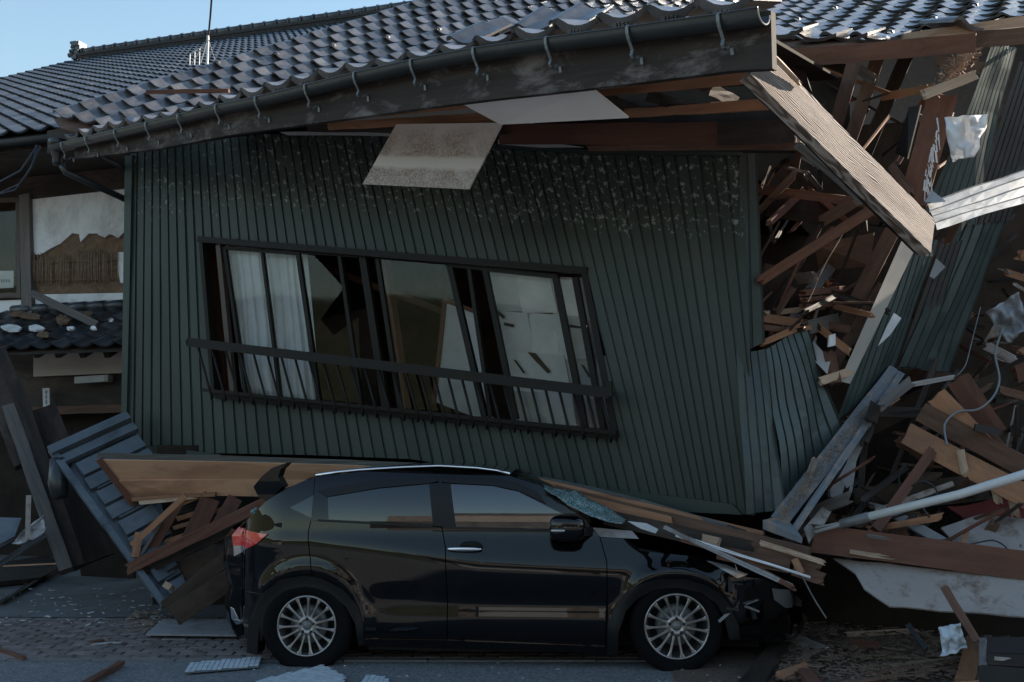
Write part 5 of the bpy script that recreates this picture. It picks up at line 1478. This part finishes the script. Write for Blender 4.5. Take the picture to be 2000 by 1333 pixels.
tag(film('plastic_sheet', [(1926, 612), (1990, 570), (2010, 640), (1968, 672)], 7.4, 'film_dim', .15, 5.1), 'dim crumpled clear plastic hanging in the dark at the right edge', 'plastic sheet')
# sill beam sliding off at the corner
sb = bpx('sill_beam', (1520, 1020, 6.9), (1752, 722, 7.9), 32, .08, G['sill_metal'], house)
bpx('sill_lip', (1552, 1034, 6.84), (1762, 728, 7.86), 13, .10, G['sill_metal'], sb)
mb = MB(); mb.add([at(1490, 1016, 6.85), at(1530, 1008, 6.95), at(1552, 1030, 6.83), at(1568, 1052, 6.78), at(1490, 1034, 6.85), at(1530, 1036, 6.95), at(1548, 1052, 6.83), at(1566, 1062, 6.78)], [(0, 1, 2, 3), (0, 4, 5, 1), (1, 5, 6, 2), (2, 6, 7, 3), (4, 7, 6, 5), (0, 3, 7, 4)])
mb.build('sill_end', G['sill_metal'], sb)
mb = MB(); rnd = random.Random(4)
for k in range(900):
    t = rnd.random() ** 1.3; x = lerp(1532, 1690, t) + rnd.gauss(0, 7); y = lerp(1004, 802, t) + rnd.gauss(0, 5); p = at(x, y, lerp(6.9, 7.6, t) - .012)
    mb.bar(p, p + Vector((rnd.uniform(-.016, .016), rnd.uniform(-.012, .012), rnd.uniform(-.01, .01))), rnd.uniform(.002, .006), rnd.uniform(.002, .004))
o = mb.build('sill_dust', G['dust'], sb); o['kind'] = 'stuff'
bdpx('peeling_wall', [(1690, 830, 7.6), (1703, 820, 7.6), (1698, 850, 7.6), (1672, 900, 7.5), (1665, 960, 7.4), (1650, 978, 7.4), (1625, 970, 7.35), (1624, 955, 7.35), (1655, 905, 7.45), (1660, 870, 7.5)], .03, G['grey_board'], house, ragged=.015)
bpx('broken_timber', (1690, 850, 7.7), (1680, 960, 7.6), 12, .06, G['dark_wood'], house)

# ------------------------------------------------------------------ debris on the right
def deb(name, a, b, wv, h, mt, lb, cat, **kw):
    return tag(bpx(name, a, b, wv, h, G[mt], **kw), lb, cat)
deb('timber_beam', (1592, 1052, 6.9), (2060, 1112, 6.5), 54, .14, 'red_wood', 'long reddish beam lying above the torn plasterboard at right', 'beam', jag=(.05, 0))
for k, x in enumerate((1660, 1745, 1840, 1930)):
    deb('wood_strip', (x, 1078 + k * 11, 6.82 - k * .06), (x + 84, 1089 + k * 11, 6.76 - k * .06), 9, .03, 'pale_wood', ('pale strip nailed below the long beam, nearest the car', 'second pale strip below the long beam', 'third pale strip below the long beam', 'pale strip below the long beam at the right edge')[k], 'wood strip')
deb('wood_strip', (1700, 1048, 6.8), (1915, 1076, 6.65), 7, .05, 'grey_wood', 'thin grey lath lying along the top of the long beam', 'wood strip', jag=(.03, .02))
tag(bdpx('plasterboard', [(1628, 1090, 6.95), (2060, 1136, 6.5), (2060, 1212, 6.25), (1900, 1196, 6.4), (1737, 1184, 6.55), (1688, 1150, 6.7), (1672, 1122, 6.8)], .012, G['plasterboard'], wob=.02, ragged=.006), 'large torn beige plasterboard leaning below the long beam', 'plasterboard')
tag(bdpx('plasterboard', [(1838, 1030, 7.2), (1920, 1005, 7.3), (2060, 1020, 7.1), (2060, 1100, 6.8), (1880, 1078, 6.9)], .012, G['plasterboard'], wob=.02, ragged=.006), 'beige plasterboard lying behind the long beam at the right edge', 'plasterboard')
tag(bdpx('plasterboard', [(1570, 1032, 7.0), (1608, 988, 7.2), (1628, 990, 7.2), (1612, 1020, 7.05), (1580, 1060, 6.9)], .015, G['plasterboard']), 'small pale board wedged behind the end of the sill beam', 'plasterboard')
tag(bdpx('plasterboard', [(1685, 978, 7.5), (1740, 990, 7.4), (1850, 1052, 7.1), (1820, 1056, 7.1)], .015, G['grey_board']), 'grey board sloping behind the white pipe', 'board')
p0, p1, p2 = at(1592, 1040, 6.85), at(1688, 1012, 6.7), at(2080, 902, 6.1)
pipe = empty('drain_pipe', p0, 'long white plastic pipe slanting across the rubble at right', 'pipe')
mb = MB(); mb.tube([p1, p1.lerp(p2, .5) + Vector((0, 0, -.02)), p2], .028, 12); mb.build('pipe_body', G['plastic_pipe'], pipe, True)
mb = MB(); mb.tube([p1 - (p2 - p1).normalized() * .16, p1 + (p2 - p1).normalized() * .03], .033, 12); mb.build('pipe_coupling', G['plastic_grey'], pipe, True)
mb = MB(); mb.tube([p0, p1], [.013, .016], 8); mb.tube([p0 + Vector((0, 0, .03)), p1], .008, 6); mb.build('pipe_tail', G['grey_board'], pipe, True)
FAN = (((1772, 848, 7.35), (2060, 1000, 6.9), 44, 'new_wood', 'lowest of the fanned planks at the right edge, with pegs below'), ((1800, 806, 7.45), (2060, 945, 7.1), 40, 'brown_wood', 'second fanned plank from below at the right edge'),
       ((1830, 775, 7.45), (1920, 870, 7.3), 40, 'new_wood', 'short orange plank standing above the fanned planks'), ((1925, 860, 7.35), (2060, 985, 7.1), 40, 'brown_wood', 'plank half hidden behind the fanned planks'), ((1872, 742, 7.5), (1945, 850, 7.4), 44, 'red_wood', 'dark splintered post end behind the orange plank'))
for (a, b, wv, mt, lb) in FAN: deb('plank', a, b, wv, .03, mt, lb, 'plank', jag=(.02, 0))
for (x, y, lb) in ((1875, 880, 'leftmost'), (1908, 905, 'second from left'), (1940, 935, 'third from left'), (1975, 965, 'rightmost')):
    tag(bpx('plank_peg', (x, y, 7.15), (x + 8, y + 38, 7.15), 15, .03, G['pale_wood'], jag=(0, .05)), 'short pale splinter hanging below the fanned planks, ' + lb, 'splinter', 'splinters below the fanned planks')
deb('plank', (1838, 858, 7.3), (1712, 1034, 7.0), 18, .05, 'red_wood', 'reddish stick propping up the fanned planks', 'stick')
deb('timber_beam', (1700, 880, 8.2), (2060, 692, 7.6), 46, .12, 'dark_wood', 'dark beam rising to the right behind the fanned planks', 'beam')
deb('timber_beam', (1990, 730, 7.5), (2060, 700, 7.4), 34, .1, 'red_wood', 'torn reddish beam end at the right edge', 'beam', jag=(.05, 0))
deb('stick', (1755, 870, 7.9), (1925, 760, 7.7), 10, .03, 'brown_wood', 'thin stick slanting behind the fanned planks', 'stick', jag=(.02, .08))
deb('stick', (1716, 998, 7.8), (1830, 700, 8.2), 10, .03, 'dark_wood', 'dark thin lath standing in the hollow right of the sill beam', 'stick')
deb('stick', (1720, 985, 7.9), (1870, 880, 8.0), 9, .03, 'dark_wood', 'dark lath lying low in the hollow behind the white pipe', 'stick')
deb('board', (1710, 1000, 7.4), (1862, 944, 7.3), 10, .02, 'plasterboard', 'thin pale board edge lying behind the reddish stick', 'board')
deb('board', (1670, 980, 7.5), (1930, 950, 7.6), 50, .03, 'interior_mud', 'flat dusty panel in the hollow behind the white pipe', 'board')
tag(bdpx('red_tarp', [(1850, 985, 7.5), (2060, 960, 7.3), (2060, 1020, 7.2), (1900, 1015, 7.3)], .01, G['red_cloth'], wob=.08, sub=10), 'dark red cloth lying in the shadow behind the white pipe', 'cloth')
tag(bpx('black_box', (1905, 835, 7.2), (1955, 845, 7.15), 14, .08, G['black_plastic'], rough=0), 'small black plastic bar stuck between the fanned planks', 'plastic bar')
CAB = (('grey cable looping down over the dark beam', [(1960, 640, 7.4), (1944, 690, 7.4), (1952, 740, 7.35), (1940, 775, 7.3), (1910, 800, 7.3), (1870, 805, 7.35), (1845, 830, 7.3), (1850, 870, 7.2)], 'cable_grey', .008),
       ('thin wire hanging from the torn gable into the hollow', [(1868, 735, 7.5), (1885, 715, 7.5), (1895, 680, 7.6), (1915, 600, 7.7)], 'cable_grey', .004),
       ('dark wire coiled behind the white pipe', [(1770, 905, 7.3), (1756, 930, 7.3), (1764, 960, 7.2), (1800, 940, 7.1), (1830, 960, 7.1), (1810, 990, 7.0), (1790, 975, 7.0), (1815, 1010, 6.9)], 'cable', .007),
       ('black wire lying on the beige board at the right edge', [(1840, 1070, 6.8), (1900, 1062, 6.85), (1940, 1056, 6.85), (1965, 1070, 6.8), (1972, 1088, 6.7)], 'cable', .006),
       ('stiff wire sticking out under the timbers at the car nose', [(1566, 1125, 6.45), (1590, 1170, 6.4), (1614, 1208, 6.35)], 'grey_wood', .005),
       ('string hanging inside the torn gable opening', [(1648, 455, 7.3), (1610, 520, 7.4), (1588, 570, 7.4), (1578, 590, 7.4)], 'pale_wood', .004))
for lb, pts, mt, r in CAB:
    P = [at(*p) for p in pts]; Q = []
    for i in range(len(P) - 1):           # smooth the run
        p0, p1, p2, p3 = P[max(i - 1, 0)], P[i], P[i + 1], P[min(i + 2, len(P) - 1)]
        for k in range(5):
            t = k / 5; Q.append(.5 * ((2 * p1) + (p2 - p0) * t + (2 * p0 - 5 * p1 + 4 * p2 - p3) * t * t + (3 * p1 - p0 - 3 * p2 + p3) * t ** 3))
    Q.append(P[-1])
    mb = MB(); mb.tube(Q, r, 6); tag(mb.build('loose_wire', G[mt], None, True), lb, 'wire')
# strips lying over the bonnet
deb('metal_strip', (1296, 1030, 6.75), (1545, 1145, 6.25), 8, .02, 'grey_board', 'long grey strip lying across the crushed bonnet to the car nose', 'strip')
deb('wood_strip', (1320, 1045, 6.7), (1582, 1128, 6.35), 5, .015, 'paper_white', 'thin white strip just above the grey strip over the bonnet', 'strip')
deb('wood_strip', (1460, 1100, 6.5), (1545, 1146, 6.22), 9, .02, 'red_wood', 'reddish stick end resting on the car nose', 'stick', jag=(0, .03))
deb('wood_strip', (1330, 1055, 6.9), (1530, 1110, 6.6), 7, .03, 'red_wood', 'reddish lath lying under the timbers on the bonnet', 'stick')
tag(bdpx('paper_scrap', [(1226, 1018, 6.75), (1262, 1022, 6.7), (1286, 1034, 6.65), (1280, 1042, 6.62), (1250, 1032, 6.7)], .004, G['paper_white'], wob=.01), 'white scrap lying at the corner of the car bonnet', 'scrap')

# ------------------------------------------------------------------ street litter
def gboard(name, pts, th, mt, lb, cat, z=.012, lift=0, group=None, **kw):
    P = [gnd(x, y, z + th) for x, y in pts]
    if lift: P = [p + Vector((0, 0, lift * random.random())) for p in P]
    return tag(board(name, P, th, G[mt], None, **kw), lb, cat, group)
gboard('fallen_board', [(285, 1238), (318, 1209), (470, 1210), (462, 1240)], .015, 'grey_board', 'flat grey board lying behind the car rear wheel', 'board', z=.03)
def tilesheet(outline, lb):
    P = [gnd(x, y, .02) for x, y in outline]
    o = board('tile_sheet', P, .012, G['tile_grout'], None, sub=1); tag(o, lb, 'tile sheet', 'white mosaic tile sheets on the road')
    inv = WM(o).inverted(); L = [inv @ p for p in P]
    xs = [p.x for p in L]; ys = [p.y for p in L]; st = .034
    tm = MB(); tm.box((-.0145, -.0145, -.001), (.0145, .0145, .004)); tmm = mesh('mosaic_tile', tm.v, tm.f); tmm.materials.append(G['floor_tile'])
    def inside_(x, y):
        c = False
        for i in range(len(L)):
            a, b = L[i], L[(i + 1) % len(L)]
            if (a.y > y) != (b.y > y) and x < (b.x - a.x) * (y - a.y) / (b.y - a.y) + a.x: c = not c
        return c
    n = 0; x = min(xs) + st / 2
    while x < max(xs):
        y = min(ys) + st / 2
        while y < max(ys):
            if inside_(x, y) and n < 280:
                link('mosaic_tile', tmm, None, o, WM(o) @ Matrix.Translation((x, y, random.uniform(0, .001)))); n += 1
            y += st
        x += st
tilesheet([(360, 1313), (372, 1295), (508, 1283), (505, 1301)], 'white mosaic tile sheet on the road left of the car rear wheel')
tilesheet([(500, 1333), (520, 1326), (630, 1300), (677, 1325), (650, 1345), (500, 1350)], 'larger white mosaic tile sheet at the bottom edge below the rear wheel')
tilesheet([(700, 1336), (712, 1319), (757, 1322), (750, 1345), (705, 1345)], 'small corner of white tile sheet at the bottom edge right of the rear wheel')
def gstick(p, q, w_, h, mt, lb, cat='stick', **kw):
    a = gnd(*p, h + .008); b = gnd(*q, h + .008)
    return tag(beam('wood_stick', a, b, w_, h, G[mt], None, face=Vector((0, 0, 1)), **kw), lb, cat)
gstick((160, 1335), (238, 1290), .045, .03, 'red_wood', 'brown stick on the road at the lower left')
gstick((-10, 1262), (48, 1282), .03, .025, 'red_wood', 'short brown stick on the pavers at the left edge')
gstick((180, 1257), (238, 1254), .05, .01, 'paper_white', 'thin white splinter on the pavers left of the grey board', 'splinter')
gstick((175, 1253), (200, 1249), .07, .02, 'red_wood', 'small reddish chip beside the white splinter', 'chip')
gstick((0, 1176), (112, 1110), .05, .03, 'dark_wood', 'dark metal strip on the ground by the leaning post', 'strip')
# old things in the doorway at left
tag(film('white_bag', [(22, 1062), (85, 1004), (88, 1042), (45, 1068)], 9.3, 'paper_white', .1, 7.7, 12), 'crumpled white cloth lying in the dark doorway at left', 'cloth')
tag(bpx('wood_stake', (56, 968, 9.15), (54, 1052, 9.15), 9, .03, G['plasterboard'], rough=.001), 'short pale stake standing in front of the white cloth', 'stake')
tag(bpx('dark_pole', (-20, 1115, 9.0), (90, 1045, 9.3), 11, .05, G['cable']), 'black pole lying in front of the white cloth', 'pole')
tag(bpx('dark_pole', (-20, 1080, 9.3), (30, 1052, 9.4), 9, .05, G['cable']), 'shorter black pole at the left edge behind the long one', 'pole')
tag(bdpx('grey_sheet', [(-30, 1010, 9.8), (42, 1012, 9.7), (24, 1060, 9.5), (-30, 1070, 9.5)], .01, G['blue_metal']), 'grey blue metal sheet at the left edge of the doorway', 'sheet')
gboard('threshold_board', [(-40, 1105), (90, 1085), (130, 1100), (80, 1128), (-40, 1140)], .05, 'dark_wood', 'dark low threshold board in the left doorway', 'board')
# heap at the lower right
grid = []; X0, X1, Y0, Y1 = .95, 5.6, 4.7, 8.6
for r in range(41):
    row = []
    for c in range(61):
        x = lerp(X0, X1, c / 60); y = lerp(Y0, Y1, r / 40)
        e_ = min(1, (x - X0) / .9 + .18 * noise.noise(Vector((y * 2, x, 1)))) * min(1, (y - Y0) / .9)
        h = max(0, e_) * (.035 + .03 * noise.noise(Vector((x * 2.2, y * 2.2, 0))) + .018 * noise.noise(Vector((x * 8, y * 8, 3)))) + (-.02 if e_ < .12 else 0)
        row.append(Vector((x, y, h)))
    grid.append(row)
tag(sheet('rubble_soil', grid, G['dirt'], None, 0, True), kind='stuff', label='brown soil and dust spread over the road at lower right', cat='soil')
def scatter(name, n, area, mt, lo, hi, lb, seed, flatness=.15, thick=.3):
    rnd = random.Random(seed); mb = MB()
    for _ in range(n):
        x0, x1, y0, y1 = area; px = rnd.uniform(x0, x1); py = y0 + (y1 - y0) * rnd.random() ** .8
        p = gnd(px, py, .01); p.z = .012 + rnd.random() * .02 + (.045 if px > 1520 else 0)
        L = rnd.uniform(lo, hi); a = rnd.uniform(0, 6.28); d_ = Vector((math.cos(a), math.sin(a), rnd.uniform(-flatness, flatness)))
        w_ = L * rnd.uniform(.06, .45)
        mb.bar(p, p + d_ * L, w_, w_ * thick * rnd.uniform(.3, 1) + .002)
    o = mb.build(name, G[mt]); tag(o, lb, 'debris', kind='stuff'); return o
scatter('wood_chips', 4200, (1500, 2010, 1195, 1345), 'chip_wood', .005, .035, 'brown wood chips scattered over the ground at lower right', 1)
scatter('wood_slivers', 240, (1560, 2010, 1205, 1340), 'chip_wood', .03, .17, 'pale wood slivers scattered among the chips at lower right', 2, .2, .15)
scatter('plaster_crumbs', 110, (0, 330, 1150, 1225), 'chip_white', .012, .06, 'white plaster crumbs on the concrete at left', 3, .1, .2)
scatter('plaster_crumbs', 60, (480, 1450, 1300, 1340), 'chip_white', .004, .02, 'tiny white crumbs scattered on the asphalt', 4, .1, .3)
scatter('dark_crumbs', 170, (0, 480, 1140, 1290), 'dirt', .01, .05, 'dark crumbs scattered on the pavers at left', 5, .1, .4)
scatter('dark_rubble', 200, (1480, 2010, 1190, 1340), 'dark_wood', .02, .09, 'dark wood fragments among the chips at lower right', 6, .2, .3)
scatter('straw_heap', 120, (255, 330, 1195, 1235), 'dust', .02, .07, 'brown straw and mud crumbs beside the grey board', 8, .5, .3)
def gplank(p, q, w_, h, mt, lb, cat='plank', z=.05, **kw):
    a = gnd(*p, h + z); b = gnd(*q, h + z)
    return tag(beam('broken_plank', a, b, w_, h, G[mt], None, face=Vector((-.1, -.6, 1)), **kw), lb, cat)
gplank((1465, 1335), (1528, 1252), .13, .07, 'dark_wood', 'dark charred post lying in front of the car nose', 'post', z=.02, jag=(.02, .03))
gplank((1525, 1318), (1580, 1298), .07, .03, 'new_wood', 'short orange piece beside the charred post')
gplank((1546, 1246), (1602, 1268), .14, .015, 'plasterboard', 'pale flat board piece at the car nose', 'board')
gplank((1905, 1245), (1885, 1325), .11, .04, 'new_wood', 'orange plank standing between the white bag and the black chest', z=.06)
gplank((1825, 1345), (2030, 1330), .08, .06, 'new_wood', 'orange beam lying at the bottom right corner', 'beam')
gplank((1660, 1238), (1830, 1230), .05, .015, 'pale_wood', 'curled pale strip lying under the plasterboard', 'strip', jag=(.05, .05))
gplank((1660, 1262), (1715, 1268), .16, .015, 'red_wood', 'flat reddish board on the soil below the plasterboard', 'board')
gplank((1572, 1305), (1600, 1345), .09, .05, 'red_wood', 'brown plank end at the bottom edge near the charred post')
gplank((1690, 1318), (1900, 1285), .03, .02, 'brown_wood', 'long thin brown lath on the soil below the white bag', 'lath')
gplank((1640, 1335), (1880, 1302), .03, .02, 'brown_wood', 'lowest thin brown lath on the soil', 'lath')
gplank((1740, 1300), (1960, 1272), .02, .015, 'chip_wood', 'splintered lath passing in front of the white bag', 'lath')
tag(bpx('leaning_plank', (1843, 1146, 6.15), (1908, 1252, 5.95), 15, .03, G['brown_wood']), 'thin plank leaning on the beige plasterboard', 'plank')
tag(bpx('black_stick', (1772, 1218, 6.3), (1808, 1268, 6.1), 9, .02, G['cable']), 'thin black stick leaning beside the white bag', 'stick')
tag(film('plastic_bag', [(1836, 1228), (1872, 1214), (1892, 1268), (1838, 1284)], 6.0, 'plastic_white', .10, 12.4, 18), 'crumpled white plastic bag on the rubble at lower right', 'bag')
# black chest at the corner
cb0 = gnd(1915, 1345, .1)
ch = empty('black_chest', gnd(1960, 1330), 'black wooden chest with a pale label at the bottom right corner', 'chest')
def cq(name, pts, th, mt): return bdpx(name, pts, th, G[mt], ch)
cq('chest_front', [(1912, 1300, 5.5), (2060, 1312, 5.2), (2060, 1350, 5.2), (1912, 1345, 5.5)], .03, 'black_plastic')
cq('drawer_front', [(1926, 1276, 5.62), (2060, 1282, 5.35), (2060, 1306, 5.3), (1926, 1298, 5.58)], .03, 'dark_wood')
cq('chest_side', [(1912, 1246, 5.9), (1926, 1246, 5.85), (1928, 1300, 5.55), (1912, 1302, 5.55)], .03, 'grey_wood')
cq('chest_top', [(1926, 1244, 5.95), (2060, 1246, 5.75), (2060, 1280, 5.4), (1928, 1274, 5.65)], .03, 'black_plastic')
cq('pale_label', [(1942, 1283, 5.55), (1978, 1286, 5.5), (1978, 1293, 5.5), (1942, 1290, 5.55)], .008, 'plasterboard')

# ------------------------------------------------------------------ across the street (seen in the car's paint and glass)
op = empty('opposite_building', Vector((0, -10.5, 0)), 'pale concrete building with a flat canopy across the street', 'building')
mb = MB(); mb.box((-3.6, -15, 0), (15, -10.5, 5.0)); mb.build('wall', G['plasterboard'], op)
mb = MB(); mb.box((-4.0, -10.5, 3.2), (9.5, -9.0, 3.6)); mb.build('canopy_slab', G['concrete'], op)
mb = MB(); mb.box((-2.5, -14, 5.0), (1.0, -10.6, 5.7)); mb.build('roof_hut', G['concrete'], op)
for x in (-3.0, .2, 3.5): mb = MB(); mb.box((x, -10.5, .3), (x + 2.2, -10.42, 2.3)); mb.build('shutter', G['paper_white'], op)
mb = MB(); mb.box((7.5, -10.5, 0), (8.7, -10.42, 2.1)); mb.build('door', G['brown_wood'], op)
op2 = empty('opposite_house', Vector((-19, -14, 0)), 'tan house with a low tiled roof across the street', 'house')
mb = MB(); mb.box((-24, -20, 0), (-14, -14, 3.0)); mb.build('wall', G['plasterboard'], op2)
mb = MB(); mb.add([(-24.5, -13.4, 2.9), (-13.5, -13.4, 2.9), (-13.5, -17, 4.6), (-24.5, -17, 4.6), (-24.5, -20.5, 2.9), (-13.5, -20.5, 2.9)], [(0, 1, 2, 3), (3, 2, 5, 4), (0, 3, 4), (1, 5, 2)]); mb.build('roof', G['glazed_tile_far'], op2)
NBH = 5.9
# unseen house added out of frame at right to keep sun off the low rubble
nb = empty('sun_block_house', Vector((12, 8, 0)), 'unseen dark clad house added beyond the right edge to block the sun', 'house')
mb = MB(); mb.box((9.5, 7.0, 0), (16, 19, NBH)); mb.build('wall', G['siding_dark'], nb)
mb = MB(); mb.add([(9.0, 6.5, NBH), (9.0, 19.5, NBH), (12.7, 19.5, NBH + 1.6), (12.7, 6.5, NBH + 1.6), (16.5, 19.5, NBH), (16.5, 6.5, NBH)], [(0, 3, 2, 1), (3, 5, 4, 2), (0, 5, 3), (1, 2, 4)]); mb.build('roof', G['glazed_tile_far'], nb)

# unseen wooded ring, added to block the low horizon from reflections
vs = []; fs = []; M_ = 96
for k in range(M_):
    a_ = 2 * math.pi * k / M_; h = 20 + 9 * noise.noise(Vector((math.cos(a_) * 3, math.sin(a_) * 3, 5))) + 3 * noise.noise(Vector((math.cos(a_) * 11, math.sin(a_) * 11, 2)))
    for (r_, z_) in ((110, -1), (125, h * .55), (150, h), (200, h * .8)): vs.append((math.cos(a_) * r_, math.sin(a_) * r_, z_))
for k in range(M_):
    k2 = (k + 1) % M_
    for q in range(3): fs.append((k * 4 + q, k2 * 4 + q, k2 * 4 + q + 1, k * 4 + q + 1))
pmat('hill_screen_wood', (.035, .045, .025), (.085, .085, .05), .25, .9, bmp=.3, bdist=.5, vary=0)
tag(mobj('hill_screen', vs, fs, G['hill_screen_wood'], None, True), kind='structure')
